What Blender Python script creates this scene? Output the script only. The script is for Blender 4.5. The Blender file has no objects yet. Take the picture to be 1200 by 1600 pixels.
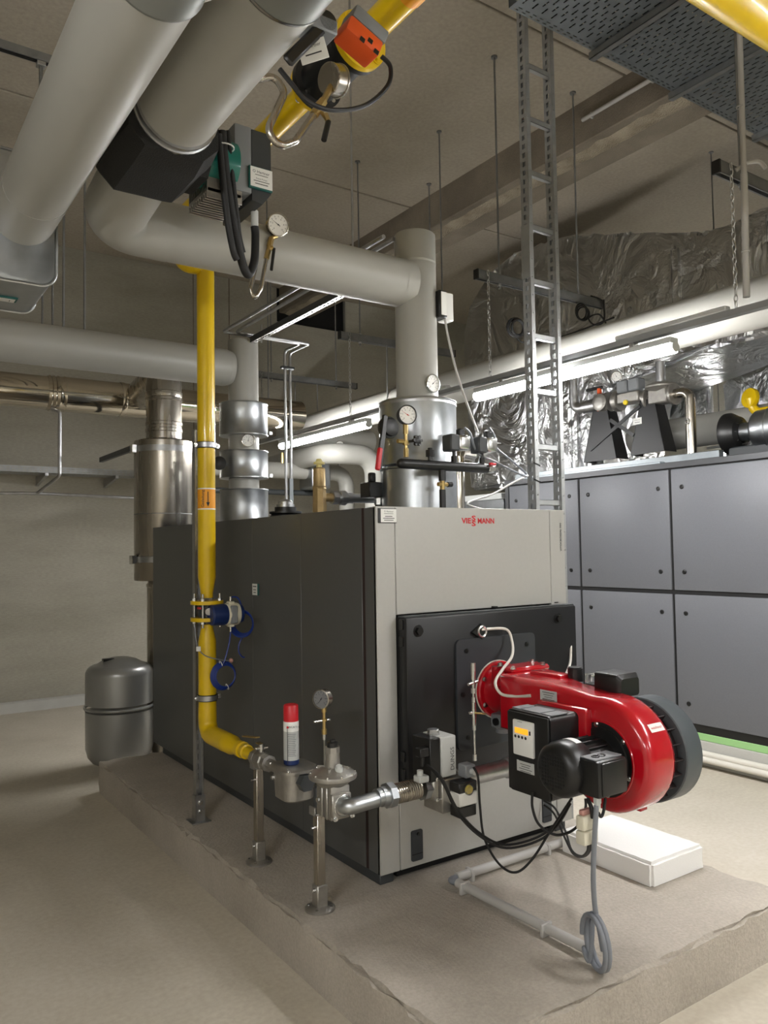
import bpy, bmesh, math, random
from mathutils import Vector as V, Matrix
random.seed(7)
sc = bpy.context.scene
COL = sc.collection

# ---------------------------------------------------------------- camera
FPX = 1231.3
CAM = V((-1.816, -2.701, 1.575))
YAW, PITCH, ROLL = 0.602756, 0.046710, -0.0153996
_f = V((math.sin(YAW)*math.cos(PITCH), math.cos(YAW)*math.cos(PITCH), math.sin(PITCH)))
_r0 = V((math.cos(YAW), -math.sin(YAW), 0.0))
_u0 = _r0.cross(_f)
_r = _r0*math.cos(ROLL) + _u0*math.sin(ROLL)
_u = -_r0*math.sin(ROLL) + _u0*math.cos(ROLL)
cd = bpy.data.cameras.new('camera')
cd.sensor_fit = 'VERTICAL'; cd.sensor_height = 24.0; cd.lens = FPX/1600*24.0
cd.clip_start = 0.05; cd.clip_end = 100
cam = bpy.data.objects.new('camera', cd); COL.objects.link(cam)
cam.matrix_world = Matrix(((_r.x, _u.x, -_f.x, CAM.x), (_r.y, _u.y, -_f.y, CAM.y), (_r.z, _u.z, -_f.z, CAM.z), (0, 0, 0, 1)))
sc.camera = cam
sc.view_settings.view_transform = 'Standard'
sc.view_settings.look = 'None'
sc.view_settings.gamma = 1.0
sc.view_settings.use_curve_mapping = False
sc.view_settings.exposure = 1.72
LAMP_POWER = 46.0          # radiance of the tube lamps hanging in the room
LAMP_COL = (1.0, 0.99, 0.985)
w = bpy.data.worlds.new('world'); sc.world = w; w.use_nodes = True
w.node_tree.nodes['Background'].inputs[0].default_value = (0.9, 0.92, 1.0, 1)
w.node_tree.nodes['Background'].inputs[1].default_value = 0.02

# a pixel of the 1200x1600 frame gives a direction; the distance comes from a known plane
def ray(x, y): return _f + _r*((x-600)/FPX) + _u*((800-y)/FPX)
def PX(x, y, X): d = ray(x, y); return CAM + d*((X-CAM.x)/d.x)
def PY(x, y, Y): d = ray(x, y); return CAM + d*((Y-CAM.y)/d.y)
def PZ(x, y, Z): d = ray(x, y); return CAM + d*((Z-CAM.z)/d.z)

# ---------------------------------------------------------------- materials
def srgb(c):
    if isinstance(c, str):
        c = c.lstrip('#'); c = [int(c[i:i+2], 16)/255 for i in (0, 2, 4)]
    return tuple((v/12.92 if v <= 0.04045 else ((v+0.055)/1.055)**2.4) for v in c)
def mat(name, col, rough=0.5, metal=0.0, var=0.0, vscale=6.0, bump=0.0, bscale=60.0, coat=0.0, emis=None, estr=0.0,
        rvar=0.0, alpha=None, trans=0.0, aniso=None, stretch=None, spec=None, ior=None):
    m = bpy.data.materials.new(name); m.use_nodes = True
    nt = m.node_tree; b = nt.nodes['Principled BSDF']
    c = srgb(col)
    b.inputs['Base Color'].default_value = (*c, 1)
    b.inputs['Roughness'].default_value = rough
    b.inputs['Metallic'].default_value = metal
    if spec is not None: b.inputs['Specular IOR Level'].default_value = spec
    if coat: b.inputs['Coat Weight'].default_value = coat; b.inputs['Coat Roughness'].default_value = 0.08
    if trans: b.inputs['Transmission Weight'].default_value = trans; b.inputs['IOR'].default_value = ior or 1.45
    if emis is not None:
        b.inputs['Emission Color'].default_value = (*srgb(emis), 1); b.inputs['Emission Strength'].default_value = estr
    tc = nt.nodes.new('ShaderNodeTexCoord')
    src = tc.outputs['Object']
    if stretch:
        mp = nt.nodes.new('ShaderNodeMapping'); mp.inputs['Scale'].default_value = stretch
        nt.links.new(src, mp.inputs['Vector']); src = mp.outputs['Vector']
    n = nt.nodes.new('ShaderNodeTexNoise'); n.inputs['Scale'].default_value = vscale; n.inputs['Detail'].default_value = 5
    nt.links.new(src, n.inputs['Vector'])
    if var:
        r = nt.nodes.new('ShaderNodeValToRGB')
        lo = tuple(max(0, v*(1-var)) for v in c); hi = tuple(min(1, v*(1+var)) for v in c)
        r.color_ramp.elements[0].color = (*lo, 1); r.color_ramp.elements[0].position = 0.3
        r.color_ramp.elements[1].color = (*hi, 1); r.color_ramp.elements[1].position = 0.7
        nt.links.new(n.outputs['Fac'], r.inputs['Fac']); nt.links.new(r.outputs['Color'], b.inputs['Base Color'])
    if rvar:
        mr = nt.nodes.new('ShaderNodeMapRange')
        mr.inputs['To Min'].default_value = max(0.02, rough-rvar); mr.inputs['To Max'].default_value = min(1, rough+rvar)
        nt.links.new(n.outputs['Fac'], mr.inputs['Value']); nt.links.new(mr.outputs['Result'], b.inputs['Roughness'])
    if bump:
        n2 = nt.nodes.new('ShaderNodeTexNoise'); n2.inputs['Scale'].default_value = bscale; n2.inputs['Detail'].default_value = 4
        nt.links.new(src, n2.inputs['Vector'])
        bp = nt.nodes.new('ShaderNodeBump'); bp.inputs['Strength'].default_value = bump; bp.inputs['Distance'].default_value = 0.02
        nt.links.new(n2.outputs['Fac'], bp.inputs['Height']); nt.links.new(bp.outputs['Normal'], b.inputs['Normal'])
    return m

def concrete(name, base, dark, light, scale=1.2, bump=0.25, rough=0.85, stain=None, pits=0.0, stretch=(1, 1, 1)):
    m = bpy.data.materials.new(name); m.use_nodes = True
    nt = m.node_tree; b = nt.nodes['Principled BSDF']; L = nt.links.new
    b.inputs['Roughness'].default_value = rough
    tc = nt.nodes.new('ShaderNodeTexCoord'); mp = nt.nodes.new('ShaderNodeMapping'); mp.inputs['Scale'].default_value = stretch
    L(tc.outputs['Object'], mp.inputs['Vector']); vec = mp.outputs['Vector']
    n1 = nt.nodes.new('ShaderNodeTexNoise'); n1.inputs['Scale'].default_value = scale; n1.inputs['Detail'].default_value = 8; n1.inputs['Roughness'].default_value = 0.6
    L(vec, n1.inputs['Vector'])
    r1 = nt.nodes.new('ShaderNodeValToRGB'); e = r1.color_ramp.elements
    e[0].position = 0.28; e[0].color = (*srgb(dark), 1); e[1].position = 0.75; e[1].color = (*srgb(light), 1)
    k = r1.color_ramp.elements.new(0.5); k.color = (*srgb(base), 1)
    L(n1.outputs['Fac'], r1.inputs['Fac'])
    n2 = nt.nodes.new('ShaderNodeTexNoise'); n2.inputs['Scale'].default_value = scale*60; n2.inputs['Detail'].default_value = 6
    L(vec, n2.inputs['Vector'])
    mx = nt.nodes.new('ShaderNodeMix'); mx.data_type = 'RGBA'; mx.blend_type = 'OVERLAY'; mx.inputs['Factor'].default_value = 0.22
    L(r1.outputs['Color'], mx.inputs[6]); L(n2.outputs['Fac'], mx.inputs[7])
    out = mx.outputs[2]
    if stain:
        n3 = nt.nodes.new('ShaderNodeTexNoise'); n3.inputs['Scale'].default_value = scale*0.55; n3.inputs['Detail'].default_value = 3
        L(vec, n3.inputs['Vector'])
        r3 = nt.nodes.new('ShaderNodeValToRGB'); r3.color_ramp.elements[0].position = 0.55; r3.color_ramp.elements[1].position = 0.72
        L(n3.outputs['Fac'], r3.inputs['Fac'])
        m3 = nt.nodes.new('ShaderNodeMix'); m3.data_type = 'RGBA'
        sc_ = nt.nodes.new('ShaderNodeMath'); sc_.operation = 'MULTIPLY'; sc_.inputs[1].default_value = 0.55
        L(r3.outputs['Color'], sc_.inputs[0]); L(sc_.outputs[0], m3.inputs['Factor']); L(out, m3.inputs[6])
        m3.inputs[7].default_value = (*srgb(stain), 1); out = m3.outputs[2]
    L(out, b.inputs['Base Color'])
    n4 = nt.nodes.new('ShaderNodeTexNoise'); n4.inputs['Scale'].default_value = 85; n4.inputs['Detail'].default_value = 8
    L(tc.outputs['Object'], n4.inputs['Vector'])
    bp = nt.nodes.new('ShaderNodeBump'); bp.inputs['Strength'].default_value = bump; bp.inputs['Distance'].default_value = 0.02
    L(n4.outputs['Fac'], bp.inputs['Height']); nrm = bp.outputs['Normal']
    if pits:
        vo = nt.nodes.new('ShaderNodeTexVoronoi'); vo.inputs['Scale'].default_value = 34
        L(tc.outputs['Object'], vo.inputs['Vector'])
        r5 = nt.nodes.new('ShaderNodeValToRGB'); r5.color_ramp.elements[0].position = 0.04; r5.color_ramp.elements[1].position = 0.14
        L(vo.outputs['Distance'], r5.inputs['Fac'])
        b2 = nt.nodes.new('ShaderNodeBump'); b2.inputs['Strength'].default_value = pits; b2.inputs['Distance'].default_value = 0.01
        L(r5.outputs['Color'], b2.inputs['Height']); L(nrm, b2.inputs['Normal']); nrm = b2.outputs['Normal']
    L(nrm, b.inputs['Normal'])
    return m

def foil(name, col, rough=0.22):
    m = bpy.data.materials.new(name); m.use_nodes = True
    nt = m.node_tree; b = nt.nodes['Principled BSDF']; L = nt.links.new
    b.inputs['Base Color'].default_value = (*srgb(col), 1); b.inputs['Metallic'].default_value = 1.0; b.inputs['Roughness'].default_value = rough
    tc = nt.nodes.new('ShaderNodeTexCoord')
    vo = nt.nodes.new('ShaderNodeTexVoronoi'); vo.inputs['Scale'].default_value = 3.2; vo.feature = 'DISTANCE_TO_EDGE'
    nz = nt.nodes.new('ShaderNodeTexNoise'); nz.inputs['Scale'].default_value = 1.6; nz.inputs['Detail'].default_value = 7; nz.inputs['Distortion'].default_value = 1.4
    L(tc.outputs['Object'], nz.inputs['Vector'])
    va = nt.nodes.new('ShaderNodeVectorMath'); va.operation = 'ADD'
    L(tc.outputs['Object'], va.inputs[0]); L(nz.outputs['Color'], va.inputs[1]); L(va.outputs[0], vo.inputs['Vector'])
    ad = nt.nodes.new('ShaderNodeMath'); ad.operation = 'MULTIPLY_ADD'; ad.inputs[1].default_value = 0.5
    L(vo.outputs['Distance'], ad.inputs[0]); L(nz.outputs['Fac'], ad.inputs[2])
    bp = nt.nodes.new('ShaderNodeBump'); bp.inputs['Strength'].default_value = 0.8; bp.inputs['Distance'].default_value = 0.12
    L(ad.outputs[0], bp.inputs['Height']); L(bp.outputs['Normal'], b.inputs['Normal'])
    return m

M = {}
M['floor'] = concrete('floor_screed', '#c6beae', '#b0a898', '#d4ccbe', 0.7, 0.10, 0.55, stain='#b0a693')
M['plinth'] = concrete('plinth_concrete', '#b0a89c', '#9b9387', '#c0b8ac', 1.4, 0.35, 0.9, stain='#9a9287', pits=0.25)
M['wall'] = concrete('wall_concrete', '#a4a093', '#908c7e', '#b2aea1', 0.9, 0.12, 0.8, stain='#96938a', stretch=(0.45, 1, 1.8))
M['ceil'] = concrete('ceiling_concrete', '#a89f90', '#988f7f', '#b3aa9b', 0.6, 0.08, 0.85, stain='#a69d8c')
M['beam'] = concrete('beam_concrete', '#7d7466', '#685f52', '#948a7b', 1.6, 0.3, 0.9, stain='#695f4e')
M['chip'] = concrete('rough_mortar', '#a59a86', '#877d6b', '#b8ad98', 5, 1.0, 0.95)
M['kerb'] = mat('kerb_paint', '#b9b8b2', 0.7, var=0.06, bump=0.1)
M['jacket'] = mat('grey_pvc_jacket', '#a3a29b', 0.42, var=0.03, vscale=3)
M['galv'] = mat('galvanised_sheet', '#b4b8bb', 0.34, 1.0, var=0.10, vscale=14, rvar=0.08)
M['zinc'] = mat('zinc_plated_steel', '#b9babb', 0.38, 1.0, var=0.12, vscale=20, rvar=0.1)
M['dzinc'] = mat('dull_zinc_channel', '#8b8c8c', 0.5, 0.8, var=0.12, vscale=16)
M['casing'] = mat('grey_sheet_casing', '#7e807c', 0.45, 0.5, var=0.04)
M['ladder'] = mat('ladder_zinc', '#a4a6a6', 0.48, 0.45, var=0.10, vscale=16)
M['drum'] = mat('intake_grey', '#4a5053', 0.42)
M['capyl'] = mat('pale_yellow_plastic', '#d8cc86', 0.45)
M['trayz'] = mat('tray_sheet', '#8d9396', 0.42, 0.9, var=0.10, vscale=10)
M['steel'] = mat('stainless_steel', '#b2aca2', 0.27, 1.0, var=0.05, vscale=2.5, rvar=0.05, stretch=(6, 6, 0.3))
M['polish'] = mat('polished_steel', '#c9c2b4', 0.10, 1.0, var=0.04, vscale=4)
M['cast'] = mat('cast_aluminium', '#a8a59f', 0.42, 0.85, var=0.10, vscale=30, bump=0.08, bscale=140)
M['yellow'] = mat('gas_yellow_paint', '#dcb806', 0.34, var=0.06, vscale=8, coat=0.3)
M['silver'] = mat('silver_grey_panel', '#b4b3ae', 0.42, 0.15, var=0.015, vscale=60)
M['anthra'] = mat('anthracite_panel', '#5f605f', 0.36, 0.3, var=0.02, vscale=60)
M['blackp'] = mat('black_door_paint', '#141415', 0.42, var=0.05, bump=0.02, bscale=200)
M['plate'] = mat('dark_grey_plate', '#323539', 0.5, var=0.03)
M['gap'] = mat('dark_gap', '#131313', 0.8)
M['maroon'] = mat('sealing_strip', '#30211f', 0.7)
M['red'] = mat('burner_red_paint', '#b30c1c', 0.22, var=0.02, coat=0.6)
M['redp'] = mat('red_plastic', '#c4202a', 0.4)
M['black'] = mat('black_plastic', '#161616', 0.38, var=0.05)
M['rub'] = mat('black_rubber', '#121212', 0.6)
M['foam'] = mat('black_foam_shell', '#1e1e1d', 0.85, bump=0.25, bscale=220)
M['dgrey'] = mat('dark_grey_plastic', '#3b3e40', 0.45)
M['mgrey'] = mat('mid_grey_plastic', '#7e8184', 0.45)
M['lgrey'] = mat('light_grey_plastic', '#b9bbb8', 0.45)
M['white'] = mat('white_plastic', '#e3e3df', 0.4)
M['paper'] = mat('label_white', '#e8e8e4', 0.5)
M['ink'] = mat('label_ink', '#2a2c2e', 0.6)
M['teal'] = mat('pump_teal', '#0d6b5f', 0.35, coat=0.2)
M['tealtag'] = mat('tag_teal', '#155a55', 0.5)
M['brass'] = mat('brass', '#bda46c', 0.32, 0.9, var=0.08, vscale=20)
M['bronze'] = mat('bronze_casting', '#b49c70', 0.45, 0.7, var=0.10, vscale=25, bump=0.1, bscale=120)
M['orange'] = mat('actuator_orange', '#e2571c', 0.45)
M['blue'] = mat('meter_blue', '#12295c', 0.4)
M['bluec'] = mat('blue_cable', '#12307f', 0.35)
M['cream'] = mat('cream_plastic', '#d9d4c0', 0.45)
M['amber'] = mat('amber_display', '#d88a1c', 0.3, emis='#e08a20', estr=0.5)
M['ahu'] = mat('unit_grey_panel', '#6a6c71', 0.48, 0.1, var=0.04, vscale=120)
M['ahuf'] = mat('unit_frame', '#4a4b4d', 0.4, 0.4)
M['green'] = mat('green_strip', '#97c584', 0.6)
M['eps'] = mat('polystyrene', '#eeedea', 0.8, bump=0.12, bscale=160)
M['vessel'] = mat('vessel_grey_enamel', '#a3a4a2', 0.34, 0.55, var=0.03)
M['foil'] = foil('aluminium_foil', '#d6d7d8', 0.30)
M['cable'] = mat('grey_cable', '#7b7f86', 0.45)
M['wcable'] = mat('white_hose', '#d8d4ca', 0.4)
M['conduit'] = mat('grey_conduit', '#b3b1ad', 0.45)
M['dial'] = mat('dial_white', '#ecebe6', 0.35)
M['dialg'] = mat('dial_grey', '#77787a', 0.3)
M['redn'] = mat('needle_red', '#c01f22', 0.4)
M['glassy'] = mat('clear_plastic', '#e8eaea', 0.08, trans=0.92)
M['yl'] = mat('yellow_knob', '#e6cc1a', 0.4)
M['pink'] = mat('tape_pink', '#b98a80', 0.6)
M['logo'] = mat('logo_red', '#c8161d', 0.45)
M['gasor'] = mat('sticker_orange', '#f0a21c', 0.5)
M['void'] = mat('dark_opening', '#171716', 0.9)
M['rail'] = mat('lamp_rail', '#9a9c9c', 0.45, 0.4)
M['lamp'] = mat('lamp_diffuser', '#ffffff', 0.4, emis='#ffffff', estr=LAMP_POWER)
M['lamp'].node_tree.nodes['Principled BSDF'].inputs['Emission Color'].default_value = (*LAMP_COL, 1)
M['bolt'] = mat('bolt_steel', '#cfcfcd', 0.25, 1.0)
M['grate'] = mat('intake_dark', '#231a1b', 0.6)

# ---------------------------------------------------------------- mesh building
WL = {}   # world location of things and parts
def orth(a):
    a = V(a).normalized(); t = V((0, 0, 1)) if abs(a.z) < 0.9 else V((1, 0, 0))
    x = t.cross(a).normalized(); return x, a.cross(x)
class G:
    def __init__(s): s.v = []; s.f = []
    def add(s, vs, fs):
        o = len(s.v); s.v += [V(p) for p in vs]; s.f += [tuple(i+o for i in f) for f in fs]; return s
    def box(s, a, b, bev=0.0, seg=1):
        a = V(a); b = V(b); lo = V((min(a.x, b.x), min(a.y, b.y), min(a.z, b.z))); hi = V((max(a.x, b.x), max(a.y, b.y), max(a.z, b.z)))
        c = (lo+hi)/2; return s.obox(c, hi-lo, None, bev, seg)
    def obox(s, c, size, R=None, bev=0.0, seg=1):
        c = V(c); x, y, z = [q/2 for q in size]
        vs = [V((i*x, j*y, k*z)) for i in (-1, 1) for j in (-1, 1) for k in (-1, 1)]
        fs = [(0, 1, 3, 2), (4, 6, 7, 5), (0, 4, 5, 1), (2, 3, 7, 6), (0, 2, 6, 4), (1, 5, 7, 3)]
        if bev > 0:
            bm = bmesh.new(); vv = [bm.verts.new(p) for p in vs]
            for q in fs: bm.faces.new([vv[i] for i in q])
            bmesh.ops.bevel(bm, geom=bm.edges[:], offset=min(bev, 0.49*min(size)), segments=seg, affect='EDGES', profile=0.5)
            bm.verts.index_update(); vs = [p.co.copy() for p in bm.verts]; fs = [[p.index for p in q.verts] for q in bm.faces]; bm.free()
        if R is not None: vs = [R @ p for p in vs]
        return s.add([c+p for p in vs], fs)
    def lathe(s, o, axis, prof, n=24, cap=True):
        o = V(o); a = V(axis).normalized(); x, y = orth(a); vs = []; fs = []
        for h, r in prof:
            for i in range(n):
                t = 2*math.pi*i/n; vs.append(o+a*h+(x*math.cos(t)+y*math.sin(t))*r)
        for k in range(len(prof)-1):
            for i in range(n):
                j = (i+1) % n; fs.append((k*n+i, k*n+j, (k+1)*n+j, (k+1)*n+i))
        if cap: fs.append(tuple(range(n-1, -1, -1))); fs.append(tuple(range((len(prof)-1)*n, len(prof)*n)))
        return s.add(vs, fs)
    def cyl(s, p0, p1, r, r2=None, n=20, cap=True):
        p0 = V(p0); p1 = V(p1); d = p1-p0
        return s.lathe(p0, d, [(0, r), (d.length, r if r2 is None else r2)], n, cap)
    def tube(s, pts, r, n=10, fil=0.0, seg=6, closed=False, cap=True):
        P = [V(p) for p in pts]
        if fil > 0:
            Q = [P[0]]
            for i in range(1, len(P)-1):
                a = P[i-1]-P[i]; b = P[i+1]-P[i]; la, lb = a.length, b.length; a.normalize(); b.normalize()
                th = math.pi-math.acos(max(-1, min(1, a.dot(b))))
                if th < 0.02: Q.append(P[i]); continue
                t = min(fil*math.tan(th/2), la*0.49, lb*0.49); w_ = math.cos(th/2)
                A = P[i]+a*t; B_ = P[i]+b*t
                for k in range(seg+1):
                    u = k/seg; c0, c1, c2 = (1-u)**2, 2*u*(1-u)*w_, u*u
                    Q.append((A*c0+P[i]*c1+B_*c2)/(c0+c1+c2))
            Q.append(P[-1]); P = Q
        m = len(P); vs = []; fs = []; x = None
        for i in range(m):
            if closed: t = (P[(i+1) % m]-P[i-1]).normalized()
            else: t = (P[min(i+1, m-1)]-P[max(i-1, 0)]).normalized()
            if x is None: x, y = orth(t)
            else:
                x = (x-t*x.dot(t)).normalized(); y = t.cross(x)
            for k in range(n):
                q = 2*math.pi*k/n; vs.append(P[i]+(x*math.cos(q)+y*math.sin(q))*r)
        for i in range(m if closed else m-1):
            for k in range(n):
                l = (k+1) % n; i2 = (i+1) % m; fs.append((i*n+k, i*n+l, i2*n+l, i2*n+k))
        if cap and not closed: fs.append(tuple(range(n-1, -1, -1))); fs.append(tuple(range((m-1)*n, m*n)))
        return s.add(vs, fs)
    def curve(s, pts, r, n=8, k=8):      # smooth cable through points
        P = [V(p) for p in pts]; Q = []
        for i in range(len(P)-1):
            p0, p1, p2, p3 = P[max(i-1, 0)], P[i], P[i+1], P[min(i+2, len(P)-1)]
            for j in range(k):
                t = j/k; Q.append(0.5*((2*p1)+(p2-p0)*t+(2*p0-5*p1+4*p2-p3)*t*t+(3*p1-p0-3*p2+p3)*t**3))
        Q.append(P[-1]); return s.tube(Q, r, n)
    def prism(s, loop, vec):
        L = [V(p) for p in loop]; d = V(vec); n = len(L)
        vs = L+[p+d for p in L]; fs = [tuple(range(n-1, -1, -1)), tuple(range(n, 2*n))]
        fs += [(i, (i+1) % n, n+(i+1) % n, n+i) for i in range(n)]
        return s.add(vs, fs)
    def sph(s, c, r, n=14, sz=None):
        c = V(c); sz = sz or (1, 1, 1); vs = []; fs = []; m = n//2
        for i in range(m+1):
            for j in range(n):
                a = math.pi*i/m; b = 2*math.pi*j/n
                vs.append(c+V((r*sz[0]*math.sin(a)*math.cos(b), r*sz[1]*math.sin(a)*math.sin(b), r*sz[2]*math.cos(a))))
        for i in range(m):
            for j in range(n):
                k = (j+1) % n; fs.append((i*n+j, (i+1)*n+j, (i+1)*n+k, i*n+k))
        return s.add(vs, fs)
    def torus(s, c, axis, R, r, n=24, m=8):
        c = V(c); x, y = orth(axis)
        return s.tube([c+(x*math.cos(2*math.pi*i/n)+y*math.sin(2*math.pi*i/n))*R for i in range(n)], r, m, closed=True)
    def sheet(s, o, ux, uy, w_, h, holes, t=0.0015):   # flat sheet with rectangular holes cut out
        o = V(o); ux = V(ux).normalized(); uy = V(uy).normalized(); nz = ux.cross(uy)
        us = sorted({0.0, w_} | {round(q, 5) for r_ in holes for q in (r_[0], r_[1])})
        vs_ = sorted({0.0, h} | {round(q, 5) for r_ in holes for q in (r_[2], r_[3])})
        hs = {}
        for r_ in holes:
            i0, i1 = us.index(round(r_[0], 5)), us.index(round(r_[1], 5)); j0, j1 = vs_.index(round(r_[2], 5)), vs_.index(round(r_[3], 5))
            for i in range(i0, i1):
                for j in range(j0, j1): hs[(i, j)] = 1
        nu, nv = len(us), len(vs_)
        vs = [o+ux*a+uy*b for a in us for b in vs_]+[o+ux*a+uy*b+nz*t for a in us for b in vs_]
        N = nu*nv; fs = []
        for i in range(nu-1):
            for j in range(nv-1):
                if (i, j) in hs: continue
                q = (i*nv+j, (i+1)*nv+j, (i+1)*nv+j+1, i*nv+j+1)
                fs.append(q[::-1]); fs.append(tuple(k+N for k in q))
        return s.add(vs, fs)

def finish(g, name, material, parent=None, label=None, cat=None, group=None, kind=None, sharp=38, origin=None):
    if parent is not None: o0 = WL[parent]
    elif origin is not None: o0 = V(origin)
    else:
        xs = [p.x for p in g.v]; ys = [p.y for p in g.v]; zs = [p.z for p in g.v]
        o0 = V(((min(xs)+max(xs))/2, (min(ys)+max(ys))/2, min(zs)))
    me = bpy.data.meshes.new(name)
    me.from_pydata([tuple(p-o0) for p in g.v], [], g.f); me.validate()
    bm = bmesh.new(); bm.from_mesh(me); bmesh.ops.recalc_face_normals(bm, faces=bm.faces[:]); bm.to_mesh(me); bm.free()
    me.polygons.foreach_set('use_smooth', [True]*len(me.polygons)); me.set_sharp_from_angle(angle=math.radians(sharp))
    me.materials.append(material if not isinstance(material, str) else M[material])
    o = bpy.data.objects.new(name, me); COL.objects.link(o)
    if parent is not None: o.parent = parent; WL[o] = o0
    else: o.location = o0; WL[o] = o0
    tag(o, label, cat, group, kind); return o
def tag(o, label=None, cat=None, group=None, kind=None):
    if label: o['label'] = label
    if cat: o['category'] = cat
    if group: o['group'] = group
    if kind: o['kind'] = kind
    return o
def thing(name, label, cat, loc, group=None):
    o = bpy.data.objects.new(name, None); COL.objects.link(o); o.location = V(loc); WL[o] = V(loc)
    o.empty_display_size = 0.05
    return tag(o, label, cat, group)
def text(body, size, o, ux, uy, material, parent, name='lettering', align='CENTER', t=0.0004, label=None, sx=1.0, bold=0.0, fit=None):
    cu = bpy.data.curves.new('t', 'FONT'); cu.body = body; cu.size = size; cu.align_x = align; cu.align_y = 'CENTER'; cu.resolution_u = 2; cu.offset = bold*size
    ob = bpy.data.objects.new('t', cu); COL.objects.link(ob)
    dg = bpy.context.evaluated_depsgraph_get(); dg.update()
    me = bpy.data.meshes.new_from_object(ob.evaluated_get(dg)); bpy.data.objects.remove(ob); bpy.data.curves.remove(cu)
    if fit: sx = fit/(max(p.co.x for p in me.vertices)-min(p.co.x for p in me.vertices))
    ux = V(ux).normalized(); uy = V(uy).normalized(); nz = ux.cross(uy); g = G()
    g.add([V(o)+ux*(p.co.x*sx)+uy*p.co.y+nz*t for p in me.vertices], [tuple(p.vertices) for p in me.polygons])
    bpy.data.meshes.remove(me)
    return finish(g, name, material, parent, label)
def plate(parent, c, ux, uy, w_, h, material, lines=(), t=0.003, name='label_plate', back=None, bev=0.0008, label=None):
    ux = V(ux).normalized(); uy = V(uy).normalized(); nz = ux.cross(uy); c = V(c)
    R = Matrix((ux, uy, nz)).transposed()
    pl = finish(G().obox(c+nz*t/2, (w_, h, t), R, bev), name, material, parent, label)
    for i_, (tx, sz, dx, dy, mt) in enumerate(lines):
        if tx == '~':      # print too small to read: a plain line
            finish(G().obox(c+ux*dx+uy*dy+nz*(t+.0003), (w_*(.72-.13*(i_ % 3)), sz*.38, .0004), R), 'printed_line', mt, pl); continue
        text(tx, sz, c+ux*dx+uy*dy+nz*(t+0.0003), ux, uy, mt, pl)
    return pl
def copy_tree(o, off, label=None, parent=None):
    c = o.copy(); COL.objects.link(c); c.parent = parent
    if parent is None: c.location = o.location+V(off); WL[c] = WL[o]+V(off)
    if label: c['label'] = label
    for ch in list(o.children): copy_tree(ch, off, None, c)
    return c
XA, YA, ZA = V((1, 0, 0)), V((0, 1, 0)), V((0, 0, 1))
def hexbolt(g, p, d, r=0.008, h=0.006, washer=True):
    p = V(p); d = V(d).normalized()
    if washer: g.cyl(p, p+d*0.002, r*1.5, n=12); p = p+d*0.002
    return g.cyl(p, p+d*h, r, n=6)

# ================================================================ the setting
H = 4.84
X0, X1, Y0, Y1 = -5.0, 7.0, -8.0, 6.0
finish(G().box((X0-.2, Y0-.2, -.2), (X1+.2, Y1+.2, 0)), 'floor', 'floor', kind='structure', origin=(0, 0, 0),
       label='smooth beige concrete screed floor of the boiler room')
# back wall with one dark shaft opening
oa = PY(432, 442, Y1); ob = PY(540, 520, Y1)
hx0, hx1, hz0, hz1 = oa.x, ob.x, ob.z, oa.z
wg = G().sheet((X0-.2, Y1, 0), XA, ZA, X1-X0+.4, H+.1, [(hx0-X0+.2, hx1-X0+.2, hz0, hz1)], -0.02)
wg.box((X0-.2, Y1+.12, 0), (X1+.2, Y1+.2, H+.1))
wb = finish(wg, 'wall_back', 'wall', kind='structure', origin=(0, Y1, 0), label='bare concrete back wall behind the flue')
finish(G().box((hx0-.02, Y1+.09, hz0-.02), (hx1+.02, Y1+.11, hz1+.02)), 'wall_opening', 'void', wb)
for xx in (PY(302, 500, Y1).x, PY(358, 490, Y1).x, -2.2):
    finish(G().box((xx-.006, Y1-.003, .12), (xx+.006, Y1+.01, H)), 'panel_joint', 'beam', wb)
for nm, a, b in (('wall_right', (X1, Y0-.2, 0), (X1+.2, Y1+.2, H+.1)), ('wall_left', (X0-.2, Y0-.2, 0), (X0, Y1+.2, H+.1)),
                 ('wall_front', (X0, Y0-.2, 0), (X1, Y0, H+.1))):
    finish(G().box(a, b), nm, 'wall', kind='structure', label='bare concrete wall at the edge of the boiler room, '+nm[5:]+' side')
kg = G().prism([(X0, Y1, 0), (X0, 5.91, 0), (X0, 5.93, .09), (X0, 5.95, .103), (X0, Y1, .103)], (8.0, 0, 0))
finish(kg, 'baseboard_back', 'kerb', kind='structure', label='pale grey coved kerb along the foot of the back wall')
# ceiling: precast slabs with open joints
ce = finish(G().box((X0-.2, Y0-.2, H+.03), (X1+.2, Y1+.2, H+.2)), 'ceiling', 'beam', kind='structure', origin=(0, 0, H),
            label='grey concrete ceiling of wide precast slabs')
js = [Y0-.2, -6.84, -4.32, -1.80, 0.72, 3.24, Y1]
for xa, xb in ((X0-.2, 2.64), (3.06, X1+.2)):
    for i in range(len(js)-1):
        dz = random.uniform(-.004, .004)
        finish(G().box((xa, js[i]+.009, H+dz), (xb, js[i+1]-.009, H+.04), 0.006), 'ceiling_slab', 'ceil', ce)
# downstand beam with a rough mortar seam
bm_ = finish(G().box((2.63, Y0, 4.53), (3.07, Y1, H+.03), .008), 'trim_1', 'beam', kind='structure', label='concrete downstand beam under the ceiling')
rg = G(); N = 90; vs = []; fs = []
for i in range(N+1):
    y = -2.0+8.0*i/N
    for j, (xx, zz) in enumerate(((2.70, 4.531), (2.73, 4.522), (2.82, 4.515), (2.85, 4.531))):
        vs.append((xx+random.uniform(-.018, .018), y, zz+(random.uniform(-.01, .004) if j in (1, 2) else 0)))
for i in range(N):
    for j in range(3): fs.append((i*4+j, i*4+j+1, i*4+5+j, i*4+4+j))
rg.add(vs, fs); finish(rg, 'mortar_seam', 'chip', bm_, sharp=80)

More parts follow.
